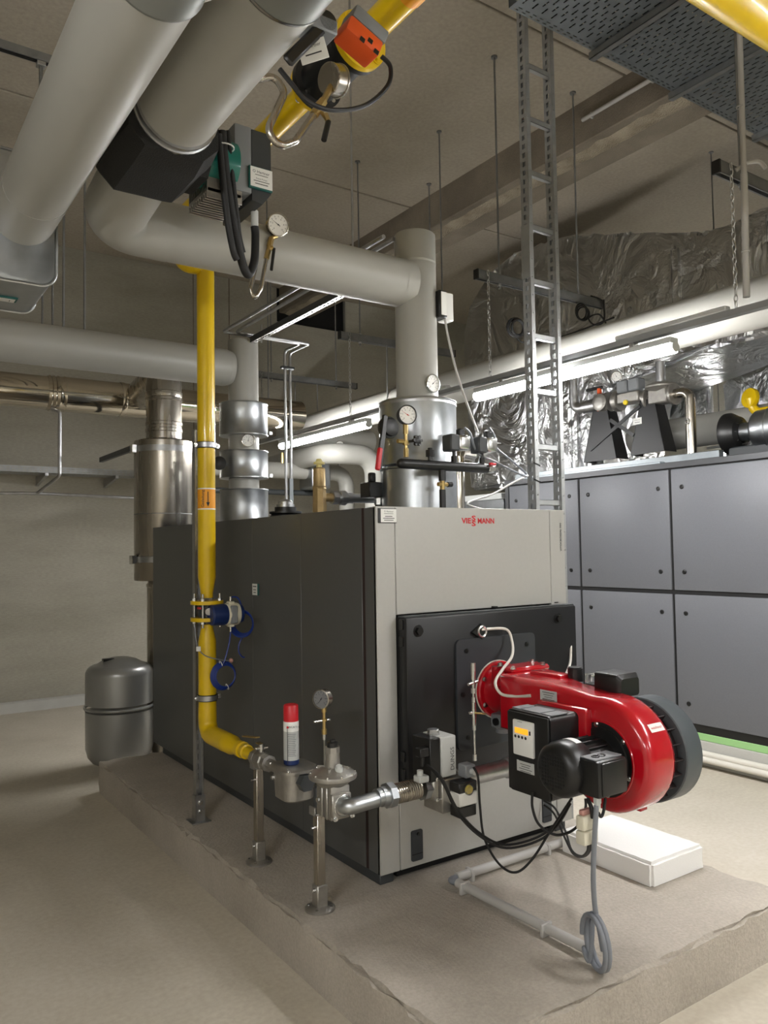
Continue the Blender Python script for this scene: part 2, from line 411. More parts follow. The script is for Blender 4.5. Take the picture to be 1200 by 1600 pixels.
# ---------------------------------------------------------------- concrete equipment plinth
def rough_box(x0, x1, y0, y1, z0, z1, st=0.05, amp=0.004):
    bm = bmesh.new(); bmesh.ops.create_cube(bm, size=1.0)
    bmesh.ops.scale(bm, verts=bm.verts, vec=(x1-x0, y1-y0, z1-z0)); bmesh.ops.translate(bm, verts=bm.verts, vec=((x0+x1)/2, (y0+y1)/2, (z0+z1)/2))
    bmesh.ops.bevel(bm, geom=[e for e in bm.edges if abs(e.verts[0].co.z-z0) > 1e-6 or abs(e.verts[1].co.z-z0) > 1e-6], offset=0.012, segments=2, affect='EDGES')
    for ax, a, b in ((0, x0, x1), (1, y0, y1), (2, z0, z1)):
        n = max(2, int((b-a)/st)) if ax < 2 else 3
        for i in range(1, n):
            c = [0, 0, 0]; c[ax] = a+(b-a)*i/n; nn = [0, 0, 0]; nn[ax] = 1
            bmesh.ops.bisect_plane(bm, geom=bm.verts[:]+bm.edges[:]+bm.faces[:], plane_co=c, plane_no=nn)
    rs = random.Random(3)
    for p in bm.verts:
        ne = (min(abs(p.co.x-x0), abs(p.co.x-x1)) < .014) + (min(abs(p.co.y-y0), abs(p.co.y-y1)) < .014) + (abs(p.co.z-z1) < .014)
        k = amp*(2.2 if ne >= 2 else .35)
        p.co += V((rs.uniform(-k, k), rs.uniform(-k, k), rs.uniform(-k, .2*k) if p.co.z > z0+.01 else 0))
    bm.verts.index_update(); g = G(); g.add([p.co.copy() for p in bm.verts], [[p.index for p in q.verts] for q in bm.faces]); bm.free(); return g
ZP = 0.20
finish(rough_box(-.398, 1.27, -1.0, 2.75, 0, ZP), 'concrete_plinth', 'plinth', label='low grey concrete plinth carrying the boiler', cat='plinth', sharp=25)

# ================================================================ boiler
ZB, ZT, W, L = 0.25, 1.75, 1.124, 2.83
bo = thing('boiler', 'large floor-standing boiler in silver grey and anthracite sheet casing', 'boiler', (W/2, L/2, ZP))
finish(G().box((.03, .03, ZB+.01), (W-.03, L-.02, ZT-.012)), 'inner_casing', 'gap', bo)
finish(G().box((.02, .02, ZT-.02), (W-.02, L-.02, ZT-.008)), 'top_sheet', 'dgrey', bo)
fr = G()
for x in (.05, W-.05):
    fr.box((x-.035, .03, ZP), (x+.035, L-.15, ZB-.004), .004)
finish(fr, 'base_rail', 'dgrey', bo)
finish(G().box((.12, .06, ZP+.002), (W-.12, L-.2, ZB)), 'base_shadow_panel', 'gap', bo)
# side panels
for a, b in ((.112, .650), (.6515, 1.190), (1.1915, L)):
    for xs in (0, W):
        s = 1 if xs == 0 else -1
        finish(G().box((xs, a, ZB), (xs+s*.022, b, ZT), .0012), 'side_panel', 'anthra', bo)
for xs in (0.004, W-.026):
    finish(G().box((xs, .09, ZB), (xs+.022, .112, ZT-.001)), 'sealing_strip', 'maroon', bo)
# front corner posts, anthracite returns and silver faces
for x0, x1, xr in ((0, .097, 0), (1.022, W, W)):
    finish(G().box((x0, 0, ZB), (x1, .02, ZT), .003), 'corner_panel', 'silver', bo)
    s = 1 if xr == 0 else -1
    finish(G().box((xr, .004, ZB), (xr+s*.02, .09, ZT), .003), 'corner_return', 'anthra', bo)
finish(G().box((.099, 0, 1.298), (1.020, .02, ZT), .003), 'upper_front_panel', 'silver', bo)
finish(G().box((.099, 0, ZB), (1.020, .02, .602), .003), 'lower_front_panel', 'silver', bo)
finish(G().box((.0, .0, ZT-.004), (W, .03, ZT+.002), .001), 'top_edge', 'silver', bo)
finish(G().box((L*0+W-.10, .0, .596), (W, .02, ZT-.46), .002), 'door_side_panel', 'silver', bo)
# hinged burner door
dr = finish(G().box((.100, -.064, .604), (1.118, -.012, 1.288), .008, 2), 'burner_door', 'blackp', bo)
finish(G().box((.104, -.012, .606), (1.114, .01, 1.286)), 'door_gasket', 'gap', dr)
finish(G().box((.101, -.05, 1.288), (1.117, -.004, 1.294), .001), 'door_top_strip', 'dgrey', dr)
for x in (.162, .991):
    for z in (1.232, .66):
        g = G(); hexbolt(g, (x, -.064, z), (0, -1, 0), .017, .014); finish(g, 'door_bolt', 'black', dr)
for z in (1.26, 1.19, .72, .65):
    finish(G().box((.094, -.045, z-.02), (.100, -.02, z+.02), .001), 'hinge_tab', 'black', dr)
# rounded mounting plate
def rrect(cx, cz, w_, h, r, y, n=5):
    L_ = []
    for sx, sz, a0 in ((1, 1, 0), (-1, 1, 90), (-1, -1, 180), (1, -1, 270)):
        for i in range(n+1):
            a = math.radians(a0+90*i/n); L_.append((cx+sx*(w_/2-r)+r*math.cos(a), y, cz+sz*(h/2-r)+r*math.sin(a)))
    return L_
bp_ = finish(G().prism(rrect(.59, .945, .47, .47, .025, -.064), (0, -.012, 0)), 'burner_plate', 'plate', dr)
for x, z in ((.41, 1.13), (.77, 1.13), (.41, .76), (.77, .76), (.385, .945)):
    g = G().cyl((x, -.076, z), (x, -.080, z), .011, n=14); g.cyl((x, -.080, z), (x, -.083, z), .006, n=6); finish(g, 'plate_screw', 'black', bp_)
# sight glass with hose nozzle
g = G().prism([(.500-.055, -.064, 1.207), (.5, -.064, 1.240), (.5+.055, -.064, 1.207), (.5, -.064, 1.172)], (0, -.014, 0))
sg = finish(g, 'sight_glass', 'black', dr)
finish(G().torus((.5, -.08, 1.207), YA, .022, .006), 'sight_ring', 'bolt', sg)
# lower hand holes
for cx in (.182, .950):
    hh = finish(G().prism(rrect(cx, .336, .058, .125, .008, .002), (0, -.008, 0)), 'cleaning_cover', 'plate', bo)
    g = G().cyl((cx+.005, -.006, .383), (cx+.005, -.012, .383), .007, n=10); finish(g, 'cover_knob', 'black', hh)
    finish(G().box((cx-.028, -.0065, .30), (cx+.028, -.0055, .303)), 'cover_line', 'gap', hh)
finish(G().box((.63, -.02, 1.2985), (.65, .0, 1.306)), 'catch', 'black', bo); finish(G().box((1.04, -.004, 1.300), (1.062, 0, 1.304)), 'catch', 'black', bo)
# logo and lettering on the front
lx, lz, ls = .559, 1.694, .0335
text('VIE', ls, (lx-.069, -.0006, lz), XA, ZA, 'logo', bo, fit=.056, label='red company lettering', bold=.03)
text('MANN', ls, (lx+.048, -.0006, lz), XA, ZA, 'logo', bo, fit=.100, bold=.03)
text('S', ls*.95, (lx-.0262, -.0006, lz+.0115), XA, ZA, 'logo', bo, fit=.025, bold=.03)
text('S', ls*.95, (lx-.0262, -.0006, lz-.0125), XA, ZA, 'logo', bo, fit=.025, bold=.03)
text('VITOCROSSAL 300', .0155, (1.094, -.0006, 1.62), ZA, -XA, 'ink', bo, sx=1.08, bold=.02)
plate(bo, (.058, 0, 1.713), XA, ZA, .093, .062, 'black', (), .004)
plate(bo, (.063, -.004, 1.713), XA, ZA, .080, .056, 'paper', [('O Hertner', .011, 0, .017, 'ink'), ('~', .004, 0, .008, 'ink'), ('~', .0075, 0, -.003, 'ink'), ('~', .0075, 0, -.011, 'ink'), ('~', .0075, 0, -.019, 'ink')], .001)
lp = PX(400, 921, 0)
plate(bo, (0, lp.y, lp.z), -YA, ZA, .075, .062, 'tealtag', (), .004)
plate(bo, (-.004, lp.y+.006, lp.z), -YA, ZA, .060, .060, 'paper', [('~', .012, 0, .016, 'ink'), ('~', .009, 0, -.002, 'ink'), ('~', .009, 0, -.016, 'ink')], .001)

# ================================================================ gas burner on the boiler door
BX, BZ = .585, .948
br = thing('gas_burner', 'glossy red forced-draught gas burner with black motor, bolted to the boiler door', 'burner', (.5, -.6, ZP))
finish(G().lathe((BX, -.076, BZ), -YA, [(0, .128), (.005, .128)], 40), 'flange_gasket', 'wcable', br)
g = G().lathe((BX, -.081, BZ), -YA, [(0, .125), (.012, .125), (.018, .119), (.020, .100), (.028, .097), (.045, .092), (.075, .088), (.11, .088)], 40)
fl = finish(g, 'mounting_flange', 'red', br)
for k in range(6):
    a = math.radians(30+60*k); g = G(); hexbolt(g, (BX+.110*math.cos(a), -.100, BZ+.110*math.sin(a)), -YA, .008, .008); finish(g, 'flange_bolt', 'bolt', fl)
def rprism(loop, steps):          # loop of (y, z); steps of (x, inset): a cast body with rounded rims
    n = len(loop); nr = []
    ar = sum(loop[i][0]*loop[(i+1) % n][1]-loop[(i+1) % n][0]*loop[i][1] for i in range(n)); sg = 1 if ar > 0 else -1
    for i in range(n):
        a, b = loop[i-1], loop[(i+1) % n]; d = V((b[0]-a[0], b[1]-a[1])).normalized(); nr.append(V((d.y, -d.x))*sg)
    g = G(); vs = []; fs = []
    for x, q in steps: vs += [(x, loop[i][0]-nr[i].x*q, loop[i][1]-nr[i].y*q) for i in range(n)]
    for k in range(len(steps)-1):
        for i in range(n): j = (i+1) % n; fs.append((k*n+i, k*n+j, (k+1)*n+j, (k+1)*n+i))
    fs += [tuple(range(n)), tuple(range((len(steps)-1)*n, len(steps)*n))]
    return g.add(vs, fs)
CY, CZ = -.83, .83
# angles run from the top over the front (-Y) to the bottom and back under the body
loop = [(-.30, 1.058), (-.42, 1.060), (-.55, 1.057), (-.66, 1.052)]
for k in range(26):
    t = k/25; a = math.radians(78+245*t); R_ = .214-.028*min(1, t*1.5); loop.append((CY+R_*math.cos(a), CZ+R_*math.sin(a)))
loop += [(-.64, .76), (-.56, .80), (-.46, .835), (-.30, .84)]
hs = finish(rprism(loop, [(.380, .026), (.386, .012), (.402, .002), (.42, 0), (.505, 0), (.522, .006), (.53, .02)]), 'fan_housing', 'red', br, sharp=50)
# neck between flange and housing
def sect(y, x0, x1, z0, z1, r, n=4):
    L_ = []
    for cx, cz, a0 in ((x1-r, z1-r, 0), (x0+r, z1-r, 90), (x0+r, z0+r, 180), (x1-r, z0+r, 270)):
        for i in range(n+1):
            a = math.radians(a0+90*i/n); L_.append(V((cx+r*math.cos(a), y, cz+r*math.sin(a))))
    return L_
def loft(secs, cap=True):
    n = len(secs[0]); vs = [p for s in secs for p in s]; fs = []
    for k in range(len(secs)-1):
        for i in range(n): j = (i+1) % n; fs.append((k*n+i, k*n+j, (k+1)*n+j, (k+1)*n+i))
    if cap: fs += [tuple(range(n)), tuple(range((len(secs)-1)*n, len(secs)*n))]
    return G().add(vs, fs)
nk = loft([sect(-.185, BX-.085, BX+.085, BZ-.085, BZ+.085, .08), sect(-.20, BX-.10, BX+.09, BZ-.095, BZ+.10, .03), sect(-.26, .45, .68, .845, 1.055, .03),
           sect(-.36, .40, .66, .84, 1.060, .03), sect(-.56, .385, .56, .82, 1.058, .03), sect(-.70, .40, .53, .84, 1.04, .03)])
nk_ = finish(nk, 'burner_body', 'red', br, sharp=30)
for x in (BX-.105, BX+.105): # hinge lugs
    g = G().cyl((x, -.19, .98), (x, -.19, 1.07), .022, n=16).box((x-.022, -.25, .99), (x+.022, -.18, 1.06), .006); finish(g, 'hinge_lug', 'red', nk_)
g = G().box((.46, -.31, 1.05), (.68, -.20, 1.075), .01); g.box((.50, -.53, 1.05), (.57, -.36, 1.072), .01, 2); finish(g, 'body_rib', 'red', nk_)
for p in ((.47, -.30, 1.072), (.66, -.22, 1.076), (.47, -.22, 1.076), (.64, -.30, 1.074)):
    g = G(); hexbolt(g, p, ZA, .009, .010); finish(g, 'body_bolt', 'bolt', nk_)
finish(G().cyl((.57, -.545, 1.045), (.57, -.545, 1.095), .030, n=24).cyl((.57, -.545, 1.095), (.57, -.545, 1.099), .026, n=24), 'inspection_cap', 'black', br)
finish(G().box((.59, -.64, 1.04), (.66, -.57, 1.075), .008, 2), 'clear_switch_cover', 'glassy', br)
q = PX(861, 1089, .387)
plate(br, (.374, q.y, q.z), -YA, ZA, .085, .05, 'lgrey', [('~', .006, 0, .017, 'ink'), ('~', .005, 0, .008, 'ink'), ('~', .005, 0, 0, 'ink'), ('~', .005, 0, -.008, 'ink'), ('~', .005, 0, -.016, 'ink')], .0015, 'rating_plate')
g = G()
for i in range(2): g.cyl((.380, -.63-.02*i, .975), (.376, -.63-.02*i, .975), .0035, n=10)
finish(g, 'body_rivet', 'bolt', br)
# sticker with lettering on the rim
q = PX(1022, 1139, .468); rad = V((0, q.y-CY, q.z-CZ)).normalized(); pc = V((.468, CY, CZ))+rad*.2035
up = V((0, -rad.z, rad.y)); up = up if up.z > 0 else -up
plate(br, pc, XA, up, .072, .030, 'paper', [('weishaupt', .0145, 0, 0, 'logo')], .0012, 'sticker')
# motor
ax = lambda x: V((x, CY, CZ))
g = G().lathe(ax(.383), -XA, [(0, .130), (.004, .130), (.006, .112), (.012, .110), (.014, .075), (.05, .072)], 40)
mt = finish(g, 'motor', 'black', br, label='black electric fan motor')
finish(G().torus(ax(.381), XA, .131, .005, 48, 6), 'opening_lip', 'red', hs)
finish(G().lathe(ax(.345), -XA, [(0, .076), (.105, .076)], 32), 'motor_body', 'black', mt)
for k in range(18):
    a = math.radians(10+20*k)
    if -60 < ((math.degrees(a)+180) % 360)-180 < -200: continue
    d = V((0, math.cos(a), math.sin(a)))
    R3 = Matrix((XA, d, XA.cross(d))).transposed()
    finish(G().obox(ax(.293)+d*.081, (.100, .016, .003), R3), 'cooling_fin', 'black', mt)
for k in range(6):
    a = math.radians(20+60*k); g = G(); hexbolt(g, ax(.379)+V((0, .120*math.cos(a), .120*math.sin(a))), -XA, .006, .006); finish(g, 'motor_bolt', 'bolt', mt)
cp = finish(G().lathe(ax(.245), -XA, [(0, .090), (.004, .093), (.07, .093), (.090, .089), (.103, .078), (.110, .066), (.112, .058)], 44), 'fan_cover', 'black', mt)
g = G()
for i in range(-5, 6):
    for j in range(-5, 6):
        y, z = i*.0115, j*.0115
        if y*y+z*z < .058**2 and y*y+z*z > .018**2: g.obox(ax(.1325)+V((0, y, z)), (.0012, .0075, .0075))
finish(g, 'cover_grille', 'gap', cp)
g = G()
for k in range(9):
    a0, a1 = math.radians(68+6*k), math.radians(68+6*(k+1)); vs = []
    for a in (a0, a1):
        for x in (.238, .212): vs.append(ax(x)+V((0, -.0938*math.cos(a), .0938*math.sin(a))))
    g.add(vs, [(0, 1, 3, 2)])
finish(g, 'type_label', 'paper', cp)
a_ = PY(936, 1192, -.985); b_ = PY(979, 1238, -.985)
tb = finish(G().box((a_.x-.005, -.985, b_.z), (b_.x+.005, -.895, a_.z), .008, 2), 'terminal_box', 'black', mt)
finish(G().box((a_.x+.01, -.99, b_.z+.006), (b_.x, -.984, a_.z-.006), .004, 2), 'terminal_lid', 'black', tb)
g = G().box((a_.x+.002, -.97, a_.z), (b_.x, -.905, a_.z+.004), .001); finish(g, 'terminal_top', 'mgrey', tb)
for i in range(2): finish(G().torus((a_.x+.035+.03*i, -.94, a_.z+.005), ZA, .011, .003, 16, 5), 'knockout', 'black', tb)
TBX, TBZ = (a_.x+b_.x)/2, b_.z
finish(G().cyl((a_.x+.022, -.955, TBZ), (a_.x+.022, -.955, TBZ-.022), .013, n=6).cyl((a_.x+.022, -.955, TBZ-.02), (a_.x+.022, -.955, TBZ-.035), .010, n=16), 'cable_gland', 'lgrey', tb)
# air intake drum behind the housing
it = finish(G().lathe(ax(.53), XA, [(0, .150), (.07, .150)], 40), 'intake_core', 'grate', br)
for k in range(20):
    a = math.radians(18*k); d = V((0, math.cos(a), math.sin(a))); R3 = Matrix((XA, d, XA.cross(d))).transposed()
    finish(G().obox(ax(.566)+d*.158, (.07, .03, .004), R3), 'intake_rib', 'grate', it)
finish(G().lathe(ax(.598), XA, [(0, .165), (.0, .183), (.004, .187), (.088, .187), (.10, .178), (.10, .05)], 48), 'intake_drum', 'drum', br)
finish(G().box((.572, CY-.005, .612), (.612, CY+.035, .642), .003), 'foot_block', 'red', br)
q0, q1 = PX(971, 1072, .54), PX(1027, 1110, .60)
g = loft([sect(-.70, .50, .62, 1.035, 1.105, .012), sect(-.80, .50, .62, 1.025, 1.105, .012), sect(-.815, .51, .61, 1.025, 1.09, .012)])
ac = finish(g, 'damper_actuator', 'black', br)
finish(G().cyl((.575, -.78, 1.03), (.575, -.78, .99), .014, n=12), 'actuator_shaft', 'zinc', ac)
finish(G().box((.56, -.70, 1.03), (.70, -.60, 1.045), .003), 'damper_cover', 'dgrey', br)
# control box with display
cb = finish(loft([[V((x, p.y, p.z)) for p in [V((0, q.x, q.z)) for q in sect(0, -.757, -.545, .695, .985, .018)]] for x in (.205, .35)]), 'control_box', 'black', br)
finish(G().box((.196, -.752, .70), (.207, -.55, .98), .006, 2), 'box_lid', 'black', cb)
for i, (ya, yb) in enumerate(((-.748, -.70), (-.69, -.60), (-.59, -.552))):
    finish(G().box((.22, ya, .985), (.30, yb, .9885), .001), 'top_cover', 'mgrey', cb)
finish(G().box((.345, -.79, .80), (.385, -.55, 1.0), .012, 2), 'box_bracket', 'red', br)
a_ = PX(804, 1124, .196); b_ = PX(837, 1186, .196)
pn = finish(G().box((.184, a_.y, b_.z), (.197, b_.y, a_.z+.004), .005, 2), 'display_panel', 'white', cb)
cy_ = (a_.y+b_.y)/2; cz_ = (a_.z+b_.z)/2
finish(G().box((.182, cy_-.028, cz_+.018), (.185, cy_+.038, cz_+.038), .001), 'display', 'amber', pn)
g = G()
for i in range(4): g.lathe((.1842, cy_+.036-.017*i, cz_+.006), -XA, [(0, .006), (.001, .005)], 10)
g.box((.1825, cy_-.04, cz_+.02), (.1845, cy_-.034, cz_+.034)); finish(g, 'display_button', 'black', pn)
text('weishaupt', .006, (.1838, cy_+.012, cz_+.060), -YA, ZA, 'ink', pn)
a_ = PX(807, 1186, .196); b_ = PX(836, 1212, .196)
plate(cb, (.196, (a_.y+b_.y)/2, (a_.z+b_.z)/2), -YA, ZA, abs(a_.y-b_.y)-.004, abs(a_.z-b_.z), 'lgrey', [('~', .008, 0, .02, 'ink'), ('~', .005, 0, .008, 'ink'), ('~', .005, 0, 0, 'ink'), ('~', .005, 0, -.008, 'ink'), ('~', .005, 0, -.016, 'ink')], .001, 'warning_sticker')
# grey pressure switch under the neck
g = G().box((.50, -.20, .80), (.57, -.12, .86), .006).cyl((.535, -.16, .80), (.535, -.16, .78), .03, n=20); sw = finish(g, 'air_pressure_switch', 'mgrey', br)
finish(G().cyl((.50, -.16, .83), (.49, -.16, .83), .016, n=16), 'switch_dial', 'black', sw)
# gas inlet elbow of the burner
GY, ZL = -.23, .652
g = G().tube([(.50, GY, ZL), (.60, GY, ZL), (.60, -.22, .86)], .038, 18, .06); finish(g, 'gas_inlet', 'zinc', br)
# white sight-glass hose and second white hose
yv = -.10
hp = [V((.50, -.075, 1.215)), PY(790, 983, yv), PY(800, 1002, yv-.02), PY(800, 1025, -.19), PY(786, 1045, -.27), PY(774, 1066, -.31), PY(783, 1084, -.34), PY(805, 1088, -.40), PX(829, 1087, .378)]
finish(G().curve(hp, .006, 8), 'cooling_air_hose', 'wcable', label='white cooling air hose from boiler door sight glass to red burner', cat='hose')
hp = [PY(888, 948, .03), PY(887, 975, -.02), PY(892, 1010, -.06), PY(891, 1035, -.12), PX(884, 1055, .60)]
finish(G().curve([V((1.13, .03, 1.285)), V((1.135, -.02, 1.20))]+hp[2:], .006, 8), 'signal_hose', 'wcable', label='white hose hanging down the right edge of the boiler door', cat='hose')

# ================================================================ lamps on the hanging rail
LX, LZ = 1.60, 2.556
def chain(g, top, bot, pitch=.030):
    n = int((top-bot).length/pitch); d = (bot-top).normalized()
    x, y = orth(d)
    for i in range(n):
        c = top+d*(pitch*(i+.5)); a, b = (x, y) if i % 2 else (y, x)
        L_ = [c+d*(.019*math.cos(t))+a*(.009*math.sin(t)) for t in [2*math.pi*k/8 for k in range(8)]]
        g.tube(L_, .0028, 4, closed=True)
    return g
def make_lamp(y0, y1, label, lx=None):
    LX_ = LX if lx is None else lx
    t = thing('tube_lamp', label, 'lamp', (LX_, (y0+y1)/2, LZ-.04), 'tube lamps')
    def prof(w_, zc, h, n=14): return [(LX_+w_*math.cos(2*math.pi*k/n), 0, zc+h*math.sin(2*math.pi*k/n)) for k in range(n)]
    finish(G().prism([(x, y0+.006, z) for x, _, z in prof(.036, LZ+.004, .031)], (0, y1-y0-.012, 0)), 'diffuser', 'lamp', t, sharp=60)
    for ya_ in (y0-.004, y1-.021): finish(G().prism([(x, ya_, z) for x, _, z in prof(.030, LZ+.004, .026)], (0, .025, 0)), 'end_cap', 'lgrey', t, sharp=60)
    finish(G().box((LX_-.034, y0+.004, LZ+.020), (LX_+.034, y1-.004, LZ+.054), .004), 'housing', 'lgrey', t)
    for y in (y0+.25, y1-.25): finish(G().box((LX_-.02, y-.015, LZ+.05), (LX_+.02, y+.015, LZ+.078), .002), 'bracket', 'zinc', t)
    return t
lamps = ((-.325, 1.17, 'long white tube lamp above the grey air handling unit, behind the upright ladder'),
         (2.459, 3.955, 'shorter-looking lit tube lamp further back, left of the boiler top gauge'),
         (-3.11, -1.615, 'lit tube lamp on the rail in the near part of the room'),
         (-5.895, -4.40, 'lit tube lamp on the rail furthest from the back wall'))
for a in lamps: make_lamp(*a)
make_lamp(-5.895, -4.40, 'unseen fill lamp added on the far left rail behind the photographer', -3.2)  # unseen fill lamp, added to lift the boiler side and left floor
make_lamp(-3.11, -1.615, 'unseen fill lamp added on the left rail beside the photographer', -3.2)  # second added lamp, brightens the left part of the plinth
make_lamp(.8, 2.3, 'unseen lamp added behind the foil wrapped ducts to lighten the ceiling', 6.2)  # no lamp known here; added to lighten the ceiling at right
finish(G().box((6.18, .6, LZ+.078), (6.22, 2.5, LZ+.108)), 'lamp_rail', 'rail', label='short steel rail for the added lamp in the aisle behind the foil ducts', cat='rail')
for y in (.75, 2.35): finish(G().cyl((6.2, y, LZ+.1), (6.2, y, H), .006, n=8), 'ceiling_rod', 'dzinc', label='thin rod holding the added lamp rail behind the foil ducts, '+('near side' if y < 1 else 'far side'), cat='rod')
make_lamp(-7.3, -5.8, 'unseen fill lamp added above the middle of the front aisle', -.8)  # added out of view to fill the boiler front and plinth top
finish(G().box((-.82, -7.9, LZ+.078), (-.78, -5.5, LZ+.108)), 'lamp_rail', 'rail', label='short steel rail for the added fill lamp over the middle of the front aisle', cat='rail')
for y in (-7.6, -5.7): finish(G().cyl((-.8, y, LZ+.1), (-.8, y, H), .006, n=8), 'ceiling_rod', 'dzinc', label='thin rod holding the added middle lamp rail, '+('by the front wall' if y < -7 else 'away from the front wall'), cat='rod')
finish(G().box((-3.22, -7.5, LZ+.078), (-3.18, -1.4, LZ+.108)), 'lamp_rail', 'rail', label='short steel rail for the two added fill lamps at the left behind the photographer', cat='rail')
for y in (-6.5, -1.9): finish(G().cyl((-3.2, y, LZ+.1), (-3.2, y, H), .006, n=8), 'ceiling_rod', 'dzinc', label='thin rod holding the added left lamp rail at its '+('front wall end' if y < -5 else 'inner end'), cat='rod')

rl = thing('lamp_rail', 'long grey steel rail that carries the tube lamps', 'rail', (LX, 0, LZ+.078))
finish(G().box((LX-.02, -7.5, LZ+.078), (LX+.02, 4.6, LZ+.082)).box((LX-.022, -7.5, LZ+.078), (LX-.019, 4.6, LZ+.108)).box((LX+.019, -7.5, LZ+.078), (LX+.022, 4.6, LZ+.108)), 'rail_profile', 'rail', rl)
for ya, yb in ((-.62, .02), (1.45, 1.95), (-2.2, -1.7)):
    finish(G().box((LX-.032, ya, LZ+.108), (LX+.012, yb, LZ+.132), .004), 'junction_cover', 'lgrey', rl)
for y in (-2.32, -.63, 1.06, 2.75, 4.4):
    finish(chain(G(), V((LX, y-.025, 3.36)), V((LX, y-.025, LZ+.10))), 'chain', 'zinc', rl)

# trapeze hangers: channel on two threaded rods
def trapeze(y, label):
    t = thing('pipe_hanger', label, 'hanger', (2.12, y, 3.30), 'trapeze hangers over the lamp rail')
    x0, x1, z0, z1 = 1.52, 2.73, 3.30, 3.36
    finish(G().box((x0, y-.02, z0+.056), (x1, y+.02, z1), .001).box((x0, y-.02, z0), (x1, y-.017, z1)).box((x0, y+.017, z0), (x1, y+.02, z1))
           .box((x0, y-.02, z0), (x1, y-.011, z0+.003)).box((x0, y+.011, z0), (x1, y+.02, z0+.003)), 'channel', 'dzinc', t)
    for x in (x0, x1): finish(G().box((x-.006, y-.022, z0-.002), (x+.006, y+.022, z1+.002), .002), 'end_cap', 'black', t)
    for x in (1.72, 2.48):
        finish(G().cyl((x, y, z0-.03), (x, y, H), .0065, n=8), 'threaded_rod', 'dzinc', t)
        finish(G().cyl((x, y, H-.012), (x, y, H), .022, n=12), 'ceiling_anchor', 'dzinc', t)
        finish(G().cyl((x, y, z0-.012), (x, y, z0), .014, n=6).cyl((x, y, z1), (x, y, z1+.01), .014, n=6), 'nut', 'zinc', t)
    for x in (1.99, 2.25):
        finish(G().cyl((x, y, z0+.01), (x, y, 2.86), .0055, n=8), 'clamp_rod', 'dzinc', t)
    finish(G().torus((2.12, y, 2.83), YA, .1365, .004, 36, 4), 'pipe_clamp', 'zinc', t)
for y, lb in ((-.63, 'steel channel hanger with black end cap at the right edge, beside the white conduit'), (1.06, 'steel channel hanger passing behind the upright ladder, with cable loops'),
              (2.75, 'steel channel hanger just left of the thick grey riser'), (4.4, 'furthest steel channel hanger above the shiny flue'), (-2.32, 'steel channel hanger nearest the front of the room')): trapeze(y, lb)
g = G()
for k in range(3): g.torus(V((2.47+.012*k, 1.03, 3.23-.006*k)), V((.2*k, 1, .1)), .055-.004*k, .006, 20, 6)
finish(g, 'cable_coil', 'rub', label='black cable coiled up on the channel hanger behind the ladder', cat='cable')
g = G().curve([(2.60, 1.05, 3.37), (2.70, 1.03, 3.34), (2.71, 1.03, 3.2), (2.62, 1.04, 3.16), (2.56, 1.04, 3.2), (2.66, 1.03, 3.24), (2.74, 1.03, 3.18)], .006, 6)
finish(g, 'loose_cable', 'rub', label='black cable end dangling at the right tip of the channel hanger', cat='cable')
c0 = PX(806, 512, 1.9)
g = G().torus(c0, V((0.3, 1, 0)), .06, .012, 18, 8); g.torus(c0+V((.01, -.01, 0)), V((0.1, 1, .1)), .052, .009, 18, 8); g.curve([c0+V((0, 0, -.06)), c0+V((.08, 0, -.09)), c0+V((.3, -.1, -.05)), c0+V((.52, -.4, .05))], .006, 6)
finish(g, 'cable_bundle', 'rub', label='dark cable bundle hanging left of the ladder above the lamp', cat='cable')

# large grey pipe under the hangers
g = G().tube([(2.12, -7.5, 2.83), (2.12, 5.0, 2.83), (3.3, 5.0, 2.83)], .132, 28, .25)
bp2 = finish(g, 'insulated_pipe', 'jacket', label='thick pale grey insulated pipe running above the tube lamps', cat='pipe', sharp=60)
# grey conduit drop with hook beside the chain
g = G().cyl((LX+.03, -.69, LZ+.16), (LX+.03, -.70, 3.30), .016, n=14).cyl((LX+.03, -.70, 3.30), (LX+.03, -.71, H), .013, n=12)
cdr = finish(g, 'conduit_drop', 'conduit', label='pale vertical plastic conduit beside the lamp chain at right', cat='conduit')
finish(G().tube([(LX+.03, -.66, 3.33), (LX+.06, -.70, 3.36), (LX+.10, -.74, 3.36), (LX+.11, -.76, 3.32)], .010, 8, .03), 'hook', 'conduit', cdr)
for z in (2.93, 3.62): finish(G().torus((LX+.03, -.695, z), ZA, .017, .004, 16, 6), 'coupling', 'conduit', cdr)
# loose rods and conduit fixed to the ceiling
for (x, y, z0), lb in (((4.11, 1.02, 3.1), 'thin threaded rod from the ceiling in front of the foil duct at right'), ((2.0, 2.0, 3.5), 'thin threaded rod from the ceiling just behind the ladder'), ((3.4, 2.1, 3.9), 'thin threaded rod from the ceiling above the foil bend')):
    t = thing('ceiling_rod', lb, 'rod', (x, y, z0)); finish(G().cyl((x, y, z0), (x, y, H), .006, n=8), 'rod', 'dzinc', t); finish(G().cyl((x, y, H-.01), (x, y, H), .02, n=12), 'anchor', 'dzinc', t)
a = PX(910, 186, 2.612); b = PX(1022, 121, 2.612)
t = thing('ceiling_conduit', 'short white conduit fixed along the side of the concrete beam', 'conduit', (2.612, a.y, 4.68))
finish(G().cyl((2.612, a.y, 4.69), (2.612, a.y-2.5, 4.69), .015, n=14), 'tube', 'conduit', t)
for y in (a.y-.08, a.y-.6): finish(G().box((2.608, y-.008, 4.668), (2.632, y+.008, 4.712), .002), 'clip', 'conduit', t)

